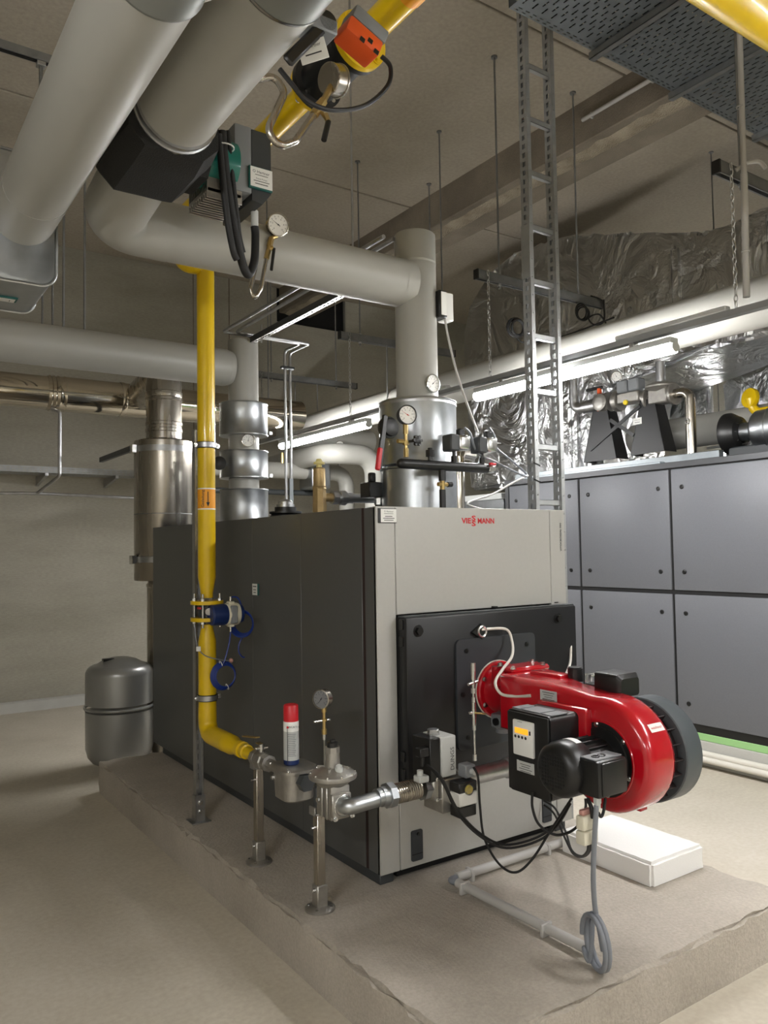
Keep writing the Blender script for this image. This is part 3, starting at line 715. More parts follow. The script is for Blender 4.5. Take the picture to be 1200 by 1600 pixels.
# ================================================================ upright cable ladder
LY0, LY1 = .335, .395
t = thing('cable_ladder', 'tall upright galvanised cable ladder beside the boiler', 'ladder', (1.37, LY0, 0))
def rail(x):
    zs0, zs1 = 0.0, 4.62; hl = []
    z = zs0+.03
    while z < zs1-.04: hl.append((.019, .041, z, z+.028)); z += .05
    g = G().sheet((x, LY0, 0), YA, ZA, LY1-LY0, zs1, hl, .0018)
    fl_ = []
    z = .05
    while z < zs1-.04: fl_.append((.010, .016, z, z+.008)); z += .1
    g.sheet((x, LY0, 0), XA, ZA, .026, zs1, fl_, .0018).sheet((x, LY1, 0), XA, ZA, .026, zs1, [], .0018)
    g.box((x+.024, LY0, 0), (x+.026, LY0+.012, zs1)).box((x+.024, LY1-.012, 0), (x+.026, LY1, zs1))
    return g
for x in (1.272, 1.472):
    r_ = finish(rail(x), 'side_rail', 'ladder', t)
for k in range(15):
    z = 0.27+.306*k
    if z > 4.55: break
    finish(G().box((1.274, .35, z), (1.496, .352, z+.030)).box((1.274, .35, z+.028), (1.496, .375, z+.030)).box((1.274, .35, z), (1.496, .375, z+.002)), 'rung', 'ladder', t)
g = G().box((1.268, .333, 3.05), (1.272, .397, 3.35)); finish(g, 'splice_plate', 'ladder', t)
for z in (1.93, 2.02): finish(G().obox((1.285, .334, z), (.05, .004, .008), Matrix.Rotation(.3, 3, 'Y')), 'cable_tie', 'black', t)

# ================================================================ perforated cable tray under the ceiling
TZ = 4.30
t = thing('cable_tray', 'wide perforated steel cable tray under the ceiling at upper right', 'cable tray', (2.6, -.2, TZ))
xa, xb, ya, yb = .93, 4.6, -.52, .105
hl = []; i = 0; x = .03
while x < xb-xa-.03:
    for j in range(7):
        y0_ = .05+.078*j+(.039 if i % 2 else 0)
        if y0_+.045 < yb-ya-.05: hl.append((x, x+.009, y0_, y0_+.045))
    x += .034; i += 1
x = .02
while x < xb-xa-.05:
    hl.append((x+.004, x+.032, yb-ya-.018, yb-ya-.011)); hl.append((x+.018, x+.044, yb-ya-.036, yb-ya-.029)); x += .05
g = G().sheet((xa, ya, TZ), XA, YA, xb-xa, yb-ya, hl, 0.0015)
finish(g, 'perforated_base', 'trayz', t)
hl = []; x = .02
while x < xb-xa-.05:
    hl.append((x, x+.03, .012, .019)); hl.append((x+.02, x+.038, .034, .040)) if False else None; x += .05
for y in (ya, yb):
    finish(G().sheet((xa, y, TZ), XA, ZA, xb-xa, .06, hl, .0015), 'tray_side', 'trayz', t)
for x in (1.57, 2.28, 3.18, 3.98):
    finish(G().box((x-.02, ya-.05, TZ-.042), (x+.02, yb+.02, TZ-.039)).box((x-.02, ya-.05, TZ-.042), (x-.017, yb+.02, TZ-.002)).box((x+.017, ya-.05, TZ-.042), (x+.02, yb+.02, TZ-.002)), 'support_channel', 'dzinc', t)
    finish(G().cyl((x, yb+.01, TZ-.04), (x, yb+.01, H), .006, n=8), 'hanger_rod', 'dzinc', t)
finish(G().box((.86, -.02, TZ+.10), (1.12, .06, TZ+.14), .002), 'end_bracket', 'dzinc', t)
g = G()
for k in range(22):
    y = ya+.03+.026*k; rr = random.uniform(.007, .012)
    g.curve([(xa+.05, y, TZ+.004+rr), (2.2, y+random.uniform(-.02, .02), TZ+.004+rr), (3.4, y+random.uniform(-.02, .02), TZ+.004+rr), (xb-.02, y, TZ+.004+rr)], rr, 6, 4)
finish(g, 'added_tray_cables', 'rub', label='black cables added in the perforated cable tray to darken its slots', cat='cable', kind='stuff')  # cables put in so that the tray slots look dark from below

# yellow gas main crossing at the upper right
g = G().lathe((-.62, -1.37, 3.30), XA, [(0, .03), (.01, .06), (.04, .084), (4.2, .084)], 28)
ym = finish(g, 'gas_main', 'yellow', label='large yellow gas pipe crossing the upper right corner', cat='pipe')

# ================================================================ insulated boiler flow pipe (riser A, run, elbow)
AX, AY, AZ = .56, .44, 2.90
t = thing('flow_pipe', 'thick grey insulated pipe rising from the boiler front and running left to the pump', 'pipe', (AX, AY, ZT))
finish(G().lathe((AX, AY, ZT-.02), ZA, [(0, .105), (1.425, .105), (1.43, .100), (1.43, 0.01)], 40), 'riser', 'jacket', t, sharp=50)
finish(G().lathe((AX, AY, 3.0), ZA, [(0, .1062), (.012, .1062)], 40, cap=False), 'jacket_seam', 'jacket', t)
finish(G().lathe((-.735, AY, AZ), XA, [(0, .118), (1.24, .118)], 40, cap=False).lathe((.435, AY, AZ), XA, [(0, .1195), (.06, .1195)], 40, cap=False), 'horizontal_run', 'jacket', t)
finish(G().tube([(-.72, AY, AZ), (-.955, AY, AZ), (-.955, .0, 2.96)], .120, 36, .21, 12), 'elbow', 'jacket', t, sharp=60)
sl = finish(G().lathe((AX, AY, 1.985), ZA, [(0, .19), (0, .196), (.006, .196), (.012, .193), (.305, .193), (.312, .197), (.318, .195), (.322, .185), (.322, .1)], 48), 'upper_sleeve', 'galv', t)
finish(G().lathe((AX, AY, ZT-.01), ZA, [(0, .190), (.22, .190), (.225, .195), (.232, .195), (.236, .188), (.236, .1)], 48), 'lower_sleeve', 'galv', t)
finish(G().lathe((AX, AY, 2.28), ZA, [(0, .1945), (.012, .1945)], 48, cap=False), 'sleeve_bead', 'zinc', sl)

# ================================================================ pump in its black shell
PXc, PZc = -.968, 2.965
t = thing('circulation_pump', 'circulation pump in a black foam shell with teal motor and grey electronics box', 'pump', (PXc, 0, 2.72))
def oct_(y, cx, cz, w_, h, c):
    return [V((cx+sx*a, y, cz+sz*b)) for sx, sz, a, b in ((1, 1, w_, h-c), (1, 1, w_-c, h), (-1, 1, w_-c, h), (-1, 1, w_, h-c), (-1, -1, w_, h-c), (-1, -1, w_-c, h), (1, -1, w_-c, h), (1, -1, w_, h-c))]
sh = finish(loft([oct_(.04, PXc, PZc, .135, .125, .05), oct_(-.02, PXc, PZc, .160, .150, .06), oct_(-.24, PXc, PZc, .160, .150, .06), oct_(-.34, PXc, PZc, .145, .135, .05)]), 'foam_shell', 'foam', t, sharp=20)
finish(loft([[V((x, p.x, p.z)) for p in oct_(0, -.10, PZc+.0, .105, .105, .03)] for x in (PXc+.10, PXc+.175)]), 'shell_boss', 'foam', t, sharp=20)
finish(G().lathe((PXc-.02, -.338, PZc-.05), -YA, [(0, .02), (.004, .018)], 12), 'shell_clip', 'black', sh)
finish(G().lathe((PXc, -.335, PZc), -YA, [(0, .136), (.01, .136), (.012, .130), (.026, .130), (.028, .134), (.036, .134)], 40), 'union_ring', 'zinc', t)
finish(G().lathe((-.79, -.04, 2.985), XA, [(0, .090), (.02, .093), (.14, .093), (.145, .08)], 32), 'motor_housing', 'teal', t)
fn = finish(G().box((-.765, -.095, 2.855), (-.63, .08, 2.875), .004), 'heat_sink', 'cast', t)
for k in range(10):
    finish(G().box((-.765, -.095+.019*k, 2.835), (-.63, -.089+.019*k, 2.91), .001), 'heat_sink_fin', 'cast', fn)
ebx = finish(G().box((-.660, -.10, 2.885), (-.592, .17, 3.135), .006, 2), 'electronics_box', 'mgrey', t)
finish(G().prism([(-.592, -.10, 3.128), (-.592, -.10, 2.862), (-.55, -.10, 2.855), (-.515, -.10, 2.90), (-.515, -.10, 3.118), (-.53, -.10, 3.128)], (0, .27, 0)), 'terminal_cover', 'dgrey', ebx)
lp = PY(407, 280, -.108)
plate(t, (lp.x, -.102, lp.z), XA, ZA, .094, .082, 'tealtag', (), .010)
plate(t, (lp.x+.002, -.112, lp.z+.002), XA, ZA, .088, .074, 'paper', [('O Hertner', .0155, -.002, .020, 'ink'), ('~', .005, 0, .009, 'ink'), ('Kessel Pumpe', .008, 0, -.005, 'ink'), ('~', .0058, 0, -.014, 'ink'), ('~', .007, 0, -.024, 'ink')], .001)
# pump cables
g = G().cyl((-.545, -.02, 2.86), (-.545, -.02, 2.80), .014, n=12); finish(g, 'cable_gland', 'lgrey', t)
def pump_cable(pts, r, lb):
    g = G().curve(pts, r, 10, 10); return finish(g, 'pump_cable', 'rub', label=lb, cat='cable')
pump_cable([PY(347, 205, -.14), PY(350, 245, -.13), PY(358, 310, -.11), PY(372, 385, -.08), PY(386, 428, -.06), PY(397, 410, -.04), PY(399, 370, -.02), (-.545, -.02, 2.80)], .016, 'thick black ribbed cable looping below the pump up to its grey box')
pump_cable([PY(342, 210, -.16), PY(346, 260, -.15), PY(355, 340, -.13), PY(364, 390, -.11), PY(370, 406, -.10)], .012, 'straight black cable hanging beside the thicker pump cable')
pump_cable([PY(356, 205, -.13), PY(360, 250, -.12), PY(368, 320, -.09), PY(374, 370, -.07), PY(380, 395, -.06)], .010, 'thin black cable bundled behind the thick pump cable')
finish(G().torus(PY(350, 231, -.138), ZA, .035, .0025, 20, 5), 'cable_tie', 'white', label='white tie around the black pump cables', cat='cable tie')

# ---------------------------------------------------------------- pipe 2 after the pump with valve casing
t = thing('supply_pipe', 'thick grey insulated pipe leading from the pump towards the top of the picture', 'pipe', (PXc, -.2, AZ-.13))
finish(G().lathe((PXc, -.37, PZc), -YA, [(0, .120), (.0, .125), (.04, .1265), (.05, .1245), (.69, .1245), (.69, .1285)], 40), 'jacket', 'jacket', t)
vc = finish(G().lathe((PXc, -1.06, PZc), -YA, [(0, .127), (.006, .131), (.016, .131), (.02, .128), (.30, .128)], 40), 'valve_casing', 'casing', t)
finish(G().lathe((PXc, -1.066, PZc), -YA, [(0, .1325), (.008, .1325)], 40, cap=False), 'casing_bead', 'bolt', vc)
finish(G().lathe((PXc, -1.36, PZc), -YA, [(0, .125), (6.62, .125)], 40), 'jacket_extension', 'jacket', t)
# damper actuator on the casing
t = thing('valve_actuator', 'orange and grey valve actuator with a black lever on the overhead pipe', 'actuator', (-.70, -.93, 2.95))
R = Matrix.Rotation(math.radians(22), 3, 'Y')
oc = PY(560, 66, -.92)
finish(G().obox(oc, (.115, .075, .050), R, .008, 2), 'actuator_cover', 'orange', t)
up = R @ V((0, 0, 1)); rt = R @ V((1, 0, 0))
finish(G().obox(oc+up*.045+rt*.004, (.115, .075, .042), R, .006, 2), 'actuator_body', 'mgrey', t)
for dx, dz in ((.018, -.005), (-.004, -.02), (.045, -.02)):
    finish(G().obox(oc+rt*dx+up*dz-YA*.0375, (.016, .003, .014), R, .001), 'actuator_key', 'black', t)
lc = PY(507, 38, -.95)
lv = finish(G().lathe(lc+YA*.035, -YA, [(0, .030), (.05, .030), (.055, .026)], 24), 'lever_hub', 'black', t)
p1_ = PY(447, 98, -.97)
d = (p1_-lc); n_ = d.normalized(); R4 = Matrix((n_, -YA, n_.cross(-YA))).transposed()
finish(G().obox((lc+p1_)/2-YA*.004, (d.length, .016, .032), R4, .006), 'lever', 'black', lv)
finish(G().box((PXc+.11, -.97, lc.z-.03), (lc.x+.03, -.90, lc.z+.01), .004), 'mounting_bracket', 'mgrey', t)
pc = PY(489, 80, -.94); nn = V((-.45, -.8, -.4)).normalized(); ux = (XA-nn*XA.dot(nn)).normalized(); uy = nn.cross(ux)
ux2 = (ux*.86+uy*.5).normalized(); uy2 = nn.cross(ux2)
plate(t, pc, ux2, uy2, .075, .05, 'paper', [('O Hertner', .011, 0, .012, 'ink'), ('~', .008, 0, -.006, 'ink')], .003)
finish(G().curve([PY(596, 88, -.93), PY(610, 105, -.93), PY(605, 135, -.93), PY(570, 165, -.93), PY(520, 172, -.94), PY(480, 158, -.95), PY(455, 130, -.95), PY(437, 108, -.94)], .0065, 8), 'actuator_cable', 'rub', label='black cable curving from the orange actuator back to the pipe', cat='cable')

# ================================================================ gauges
def gauge(t, c, n, R_, dep, case='steel', face='dial', ang=225, nm='ink', ticks=True, up=ZA):
    c = V(c); n = V(n).normalized(); uy = (V(up)-n*V(up).dot(n)).normalized(); ux = uy.cross(n)
    cs = finish(G().lathe(c-n*dep, n, [(0, R_*.90), (.003, R_*.97), (dep-.004, R_*.97), (dep-.003, R_*1.04), (dep+.002, R_*1.04), (dep+.003, R_*.95), (dep-.004, R_*.93), (dep-.004, .001)], 40), 'gauge_case', case, t)
    finish(G().lathe(c-n*.0035, n, [(0, R_*.93), (.0004, R_*.93)], 36), 'dial', face, cs)
    if ticks:
        g = G()
        for k in range(11):
            a = math.radians(225-27*k); d = ux*math.cos(a)+uy*math.sin(a); g.obox(c-n*.0025+d*R_*.74, (.0014, R_*.14, .0006), Matrix((n.cross(d), d, n)).transposed() if False else Matrix((d.cross(n), d, n)).transposed())
        finish(g, 'scale_marks', 'ink', cs)
        for k, tx in enumerate(('0', '2', '4', '6', '8', '10')):
            a = math.radians(225-54*k); d = ux*math.cos(a)+uy*math.sin(a); text(tx, R_*.20, c-n*.0028+d*R_*.54, ux, uy, 'ink', cs, 'dial_number')
    a = math.radians(ang); d = ux*math.cos(a)+uy*math.sin(a); s = d.cross(n)
    finish(G().prism([c-n*.001-d*R_*.2-s*R_*.035, c-n*.001+d*R_*.72, c-n*.001-d*R_*.2+s*R_*.035], n*.0008).lathe(c-n*.001, n, [(0, R_*.07), (.0015, R_*.06)], 12), 'needle', nm, cs)
    return cs
# gauge on siphon tube on the horizontal run
gy = .30
gc = PY(435, 351, gy)
t = thing('pressure_gauge', 'round white pressure gauge on brass valve and siphon tube below the pump', 'gauge', (gc.x-.1, gy, 2.66))
gn = V((-.10, -1, -.12))
gauge(t, gc, gn, .048, .035, ang=150)
a = PY(424, 372, gy+.012); b = PY(416, 405, gy+.012)
finish(G().cyl(gc+V((0, .018, -.045)), a, .009, n=8).cyl(a, a+(b-a)*.4, .013, n=6).cyl(a+(b-a)*.4, a+(b-a)*.6, .010, n=12).cyl(a+(b-a)*.6, b, .012, n=6), 'gauge_valve', 'brass', t)
m_ = a+(b-a)*.5
finish(G().cyl(m_, m_+V((.016, -.012, 0)), .009, n=6), 'valve_stem', 'brass', t)
finish(G().cyl(m_+V((.018, -.014, 0)), PY(424, 422, gy-.01), .007, n=10), 'valve_lever', 'black', t)
s1 = PY(408, 440, gy+.012); s2 = PY(396, 450, gy+.014); s3 = PY(398, 415, gy+.03)
finish(G().tube([b, PY(408, 450, gy+.012), PY(397, 468, gy+.012), PY(391, 452, gy+.014), PY(402, 405, gy+.02), V((PY(402, 405, gy).x, AY-.03, 2.80))], .0095, 10, .03), 'siphon_tube', 'steel', t)
# second gauge on pipe 2, seen from behind
g2 = PY(522, 126, -.62)
t = thing('pressure_gauge', 'steel-cased pressure gauge seen from behind beside the yellow valve flange', 'gauge', (g2.x, -.62, 2.85))
gauge(t, g2+V((.02, .01, .01)), V((1, .25, .25)), .050, .045, ang=60)
a = PY(505, 158, -.63); b = PY(490, 180, -.63)
finish(G().cyl(g2+V((-.01, 0, -.02)), a, .010, n=6).cyl(a, b, .015, n=6).cyl(a+(b-a)*.3, a+(b-a)*.55, .018, n=6), 'gauge_valve', 'brass', t)
finish(G().cyl((a+b)/2, PY(513, 190, -.65), .006, n=8).cyl(PY(508, 178, -.65), PY(513, 190, -.65), .009, n=6), 'valve_stem', 'brass', t)
finish(G().cyl(PY(513, 190, -.65), PY(506, 219, -.66), .009, n=10), 'valve_lever', 'black', t)
finish(G().tube([b, PY(462, 220, -.64), PY(437, 230, -.64), PY(417, 205, -.64), PY(445, 145, -.64), PY(430, 118, -.63), V((-.87, -.62, 2.95))], .0115, 12, .035), 'siphon_tube', 'steel', t)

# ================================================================ overhead gas pipe with shut-off valve
OX, OZ = -.43, 3.25
t = thing('overhead_gas_pipe', 'yellow gas pipe running overhead beside the pump, with a black shut-off valve', 'pipe', (OX, -.6, OZ-.05))
finish(G().cyl((OX, -1.30, OZ), (OX, -.60, OZ), .046, n=24), 'front_section', 'yellow', t)
finish(G().tube([(OX, -.27, OZ), (OX, 1.11, OZ), (OX+.02, 1.11, 3.04), (-.34, 1.11, 3.04)], .044, 22, .07), 'rear_section', 'yellow', t)
yv0, yv1 = -.60, -.27
f1 = finish(G().lathe((OX, yv0+.0, OZ), YA, [(-.05, .05), (-.01, .062), (0, .095), (.022, .095)], 32), 'front_flange', 'yellow', t)
f2 = finish(G().lathe((OX, yv1-.02, OZ), YA, [(0, .090), (.02, .090), (.024, .06), (.06, .047)], 32), 'rear_flange', 'yellow', t)
vb = finish(G().lathe((OX, yv0+.022, OZ), YA, [(0, .095), (.022, .095), (.026, .074), (.255, .074), (.259, .095), (.285, .095)], 32), 'valve_body', 'black', t)
for k in range(4):
    a = math.radians(45+90*k)
    for y, s in ((yv0, -1), (yv1, 1)):
        g = G(); hexbolt(g, (OX+.076*math.cos(a), y+(.022-.03 if s < 0 else .0), OZ+.076*math.sin(a)), (0, s, 0), .011, .012); finish(g, 'flange_bolt', 'bolt' if s > 0 else 'yellow', f2 if s > 0 else f1)
    g = G(); hexbolt(g, (OX+.076*math.cos(a), yv1-.045, OZ+.076*math.sin(a)), (0, -1, 0), .010, .010); finish(g, 'valve_bolt', 'bolt', vb)
yc = -.95
g = G().lathe((OX, yc, OZ), YA, [(0, .0475), (.09, .0475)], 24, cap=False); st_ = finish(g, 'hazard_sticker', 'gasor', t)

# ================================================================ pipe 1 with sheet metal valve box
P1X = -1.250
t = thing('return_pipe', 'thick grey insulated pipe at the upper left ending in a galvanised box', 'pipe', (P1X, 0, AZ-.13))
finish(G().cyl((P1X, .70, AZ), (P1X, -.99, AZ), .117, n=40), 'jacket', 'jacket', t)
finish(G().lathe((P1X, .30, AZ), YA, [(0, .1185), (.3, .1185), (.3, .117)], 40), 'end_jacket', 'jacket', t)
vc = finish(G().lathe((P1X, -.99, AZ), -YA, [(0, .119), (.006, .123), (.014, .123), (.018, .120), (.5, .120)], 40), 'valve_casing', 'casing', t)
finish(G().cyl((P1X, -1.49, AZ), (P1X, -7.98, AZ), .117, n=40), 'jacket_extension', 'jacket', t)
lp = PY(308, 4, -.95)
nn = V((-.35, -.85, -.35)).normalized(); ux = (XA-nn*XA.dot(nn)).normalized(); uy = nn.cross(ux); ux2 = (ux*.85+uy*.5).normalized(); uy2 = nn.cross(ux2)
plate(t, (P1X+.12, -1.03, AZ-.02), ux2, uy2, .07, .05, 'paper', [('O Hertner', .010, 0, .010, 'ink'), ('~', .010, 0, -.008, 'ink')], .003)
# rounded galvanised box
YB0 = .58
def rrx(y, x0, x1, z0, z1, r, n=6): return sect(y, x0, x1, z0, z1, r, n)
xr = PY(88, 400, YB0).x; zb_ = PY(30, 440, YB0).z
bx = thing('valve_box', 'galvanised sheet metal valve box with rounded corners at the left edge', 'valve box', (P1X, YB0, zb_))
b1 = finish(loft([rrx(YB0, P1X-.20, xr-.006, zb_+.006, 3.14, .055), rrx(YB0+.006, P1X-.21, xr, zb_, 3.15, .06), rrx(YB0+.42, P1X-.21, xr, zb_, 3.15, .06), rrx(YB0+.426, P1X-.20, xr-.006, zb_+.006, 3.14, .055)]), 'box_shell', 'galv', bx)
for y in (YB0+.002, YB0+.42):
    finish(G().tube(rrx(y, P1X-.212, xr+.002, zb_-.002, 3.152, .06), .005, 6, closed=True), 'edge_bead', 'zinc', b1)
plate(bx, (PZ(8, 466, zb_).x, PZ(8, 466, zb_).y, zb_), XA, -YA, .09, .06, 'tealtag', (), .005)
q = PZ(6, 467, zb_)
plate(bx, (q.x, q.y-.006, zb_-.005), XA, -YA, .08, .045, 'paper', [('1', .03, .02, 0, 'ink')], .001)
# channel under the ceiling at the far left with one rod
a = PZ(0, 62, 4.0); b = PZ(92, 95, 4.0)
t = thing('ceiling_channel', 'galvanised channel below the ceiling at the top left corner', 'channel', (a.x, a.y, 3.97))
cyv = (a.y+b.y)/2
finish(G().box((a.x-1.2, cyv-.02, 4.0-.041), (b.x+.15, cyv+.02, 4.0), .001), 'channel', 'dzinc', t)
finish(G().box((a.x-1.2, cyv-.011, 3.956), (b.x+.15, cyv+.011, 3.960)), 'channel_slot', 'gap', t)
q = PY(64, 78, cyv)
finish(G().cyl((q.x, cyv, 3.96), (q.x, cyv, 2.95), .009, n=8), 'threaded_rod', 'dzinc', t)
finish(G().box((q.x-.02, cyv-.02, 3.935), (q.x+.02, cyv+.02, 3.957), .002), 'rod_nut', 'zinc', t)
for x in (a.x-1.0, b.x+.12): finish(G().cyl((x, cyv, 4.0), (x, cyv, H), .007, n=8), 'hanger_rod', 'dzinc', t)

# ================================================================ return pipe B on the rear of the boiler
BX2, BY2, BZ2 = .56, 2.52, 2.883
t = thing('rear_pipe', 'grey insulated pipe rising from the boiler rear and running left below the valve box', 'pipe', (BX2, BY2, ZT))
finish(G().lathe((BX2, BY2, ZT-.02), ZA, [(0, .108), (1.36, .108), (1.365, .103), (1.365, .01)], 36), 'riser', 'jacket', t)
finish(G().lathe((-4.6, BY2, BZ2), XA, [(0, .13), (5.02, .13), (5.03, .126), (5.06, .118), (5.06, .10)], 36), 'horizontal_run', 'jacket', t)
for z0, z1 in ((2.40, 2.632), (2.094, 2.288), (1.76, 2.015)):
    s_ = finish(G().lathe((BX2, BY2, z0), ZA, [(0, .168), (0, .174), (.008, .174), (.012, .171), (z1-z0-.012, .171), (z1-z0-.006, .175), (z1-z0, .173), (z1-z0, .1)], 40), 'sleeve', 'galv', t)
    finish(G().box((BX2+.14, BY2-.13, z0+.004), (BX2+.165, BY2-.115, z0+.03), .002), 'sleeve_clip', 'zinc', s_)
tg = PY(388, 688, BY2-.13)
t2 = thing('thermometer', 'small round thermometer on the rear pipe between two metal sleeves', 'thermometer', (tg.x, tg.y+.03, tg.z-.05))
gauge(t2, tg, V((-.35, -1, 0)), .045, .03, ang=80)
finish(G().cyl(tg+V((.01, .03, 0)), (BX2, BY2, tg.z), .012, n=10), 'stem', 'zinc', t2)
tg = PY(343, 724, BY2-.1)
t2 = thing('valve_handwheel', 'black valve wheel half hidden behind the yellow gas pipe', 'valve', (tg.x, tg.y, tg.z-.05))
finish(G().lathe(tg, V((-.6, -1, 0)), [(-.02, .02), (-.01, .045), (.012, .048), (.016, .03), (.02, .012)], 20), 'wheel', 'black', t2)
finish(G().cyl(tg, (BX2-.1, BY2, tg.z), .012, n=10), 'stem', 'zinc', t2)
# rods over pipe B
for px_, lb in ((66, 'leftmost thin rod over the left grey pipe'), (82, 'second thin rod from the left over the left grey pipe'), (99, 'third thin rod from the left, beside the valve box'), (132, 'thin rod left of the round pipe elbow')):
    q = PY(px_, 520, BY2 if px_ > 90 else BY2+.9)
    zz = BZ2+.12 if px_ > 90 else 2.98
    finish(G().cyl((q.x, q.y, zz), (q.x, q.y, H), .0075, n=8), 'ceiling_rod', 'dzinc', label=lb, cat='rod', group='rods over the left grey pipe')

# ================================================================ stainless flue with silencer
FX, FY = .215, 3.22
t = thing('flue_silencer', 'brushed stainless steel flue with wide silencer drum behind the boiler', 'flue', (FX, FY, .0))
finish(G().lathe((FX, FY, 1.36), ZA, [(0, .12), (.004, .218), (.01, .222), (1.055, .222), (1.062, .215), (1.08, .14)], 48), 'silencer_drum', 'steel', t)
finish(G().lathe((FX, FY, 2.43), ZA, [(0, .134), (.06, .134), (.065, .139), (.085, .139), (.09, .134), (.11, .134), (.115, .140), (.135, .140), (.14, .134), (.30, .134), (.305, .139), (.325, .139), (.33, .134), (.35, .139), (.37, .139), (.375, .132), (.46, .132)], 40), 'neck', 'steel', t)
finish(G().tube([(FX, FY, 2.85), (FX, FY, 2.96), (FX, 3.82, 2.86)], .13, 28, .2, 8), 'flue_elbow', 'steel', t)
finish(G().lathe((FX, FY, .05), ZA, [(0, .10), (.3, .10), (.31, .128), (1.26, .128), (1.265, .134), (1.285, .134), (1.29, .125), (1.32, .12)], 36), 'lower_flue', 'steel', t)
for z in (2.33, 1.50):
    b_ = finish(G().lathe((FX, FY, z), ZA, [(0, .2255), (.045, .2255)], 48, cap=False), 'clamp_band', 'zinc', t)
    finish(G().box((FX-.262, FY-.05, z-.01), (FX-.222, FY+.02, z+.055), .004), 'band_lug', 'bolt', b_)
finish(G().lathe((FX, FY, 1.86), ZA, [(0, .2232), (.006, .2225)], 48, cap=False), 'seam', 'dzinc', t)
a = PY(205, 696, FY+.05)
finish(G().box((FX-.265, FY, 2.335), (FX-.235, PX(158, 714, FX-.25).y, 2.375)), 'wall_bracket', 'dgrey', t)
# polished horizontal flue duct
SY, SZ = 3.82, 2.835
t = thing('flue_duct', 'mirror polished horizontal steel flue duct along the back of the room', 'flue duct', (-.3, SY, SZ-.14))
xs = PY(85, 610, SY).x
finish(G().cyl((-4.6, SY, SZ), (xs-.05, SY, SZ), .130, n=40), 'duct_section', 'polish', t)
finish(G().cyl((xs+.06, SY, SZ), (1.72, SY, SZ), .138, n=40), 'duct_section', 'polish', t)
cl_ = finish(G().lathe((xs-.06, SY, SZ), XA, [(0, .134), (.02, .142), (.03, .134), (.05, .142), (.06, .134), (.08, .142), (.10, .134), (.13, .142)], 36), 'bellows_joint', 'polish', t)
for k in range(2): finish(G().lathe((xs+.5+.75*k, SY, SZ), XA, [(0, .14), (.01, .143), (.03, .143), (.04, .14)], 36, cap=False), 'joint_ring', 'polish', t)
dz0 = PY(90, 745, SY).z
finish(G().tube([(xs-.03, SY-.05, SZ-.13), (xs+.02, SY-.10, SZ-.16), (xs+.02, SY-.10, dz0), PY(58, 771, SY+.1), (xs-1.6, SY+.1, PY(58, 771, SY+.1).z-.03)], .013, 10, .03), 'drain_pipe', 'zinc', t)
finish(G().cyl(PY(58, 771, SY+.1), (FX, SY+.1, PY(200, 778, SY+.1).z), .013, n=10), 'cross_drain', 'zinc', t)
for k in (-3.0, -1.2, 1.4): finish(G().cyl((k, SY, SZ+.1), (k, SY, H), .006, n=8), 'hanger_rod', 'dzinc', t)
# perforated tray on the back wall
WY = 5.55
z_ = PY(100, 735, WY).z
t = thing('wall_cable_tray', 'perforated galvanised cable tray on brackets along the back wall', 'cable tray', (0, WY, z_-.03))
hl = []; x = .02
while x < 5.0:
    hl.append((x, x+.03, .016, .022)); hl.append((x+.02, x+.05, .036, .042)) if False else None; x += .05
hl2 = [(a_+.0, b_, .038, .044) for a_, b_, c_, d_ in hl]
finish(G().sheet((-4.3, WY, z_-.03), XA, ZA, 5.06, .06, hl+hl2, .0015), 'tray_side', 'ladder', t)
hl = []; x = .03
while x < 4.98:
    for j in range(3): hl.append((x, x+.01, .03+.09*j, .09+.09*j))
    x += .05
finish(G().sheet((-4.3, WY, z_-.03), XA, YA, 5.06, .30, hl, .0015), 'tray_base', 'ladder', t)
for px_ in (70, 180, -60):
    q = PY(px_, 750, WY)
    finish(G().prism([(q.x, WY-.02, z_-.033), (q.x, 6.0, z_-.033), (q.x, 6.0, z_-.13), (q.x, WY-.02, z_-.06)], (.03, 0, 0)), 'wall_bracket', 'zinc', t)
# expansion vessel
VX, VY = -.115, 3.24
t = thing('expansion_vessel', 'grey steel expansion vessel standing on the floor behind the plinth', 'expansion vessel', (VX, VY, 0))
pr = [(.0, .13), (.02, .15), (.03, .17)]
for k in range(7): a = math.pi/2*k/6; pr.append((.03+.09*(1-math.cos(a)), .17+.068*math.sin(a)))
pr += [(.42, .240)]
finish(G().lathe((VX, VY, 0), ZA, [(0, .11), (.03, .13), (.06, .19), (.10, .222), (.16, .238), (.43, .240)], 48), 'lower_shell', 'vessel', t, sharp=60)
pr = [(.45, .240), (.66, .240)]
for k in range(1, 9): a = math.pi/2*k/8; pr.append((.66+.07*math.sin(a), .17+.07*math.cos(a)))
pr += [(.76, .12), (.778, .06), (.782, .001)]
finish(G().lathe((VX, VY, .03), ZA, pr, 48), 'upper_shell', 'vessel', t, sharp=60)
finish(G().torus((VX, VY, .455), ZA, .242, .011, 48, 8), 'bead', 'vessel', t)
finish(G().box((VX-.13, VY-.05, .79), (VX-.05, VY+.0, .808), .004), 'valve_cap', 'black', t)

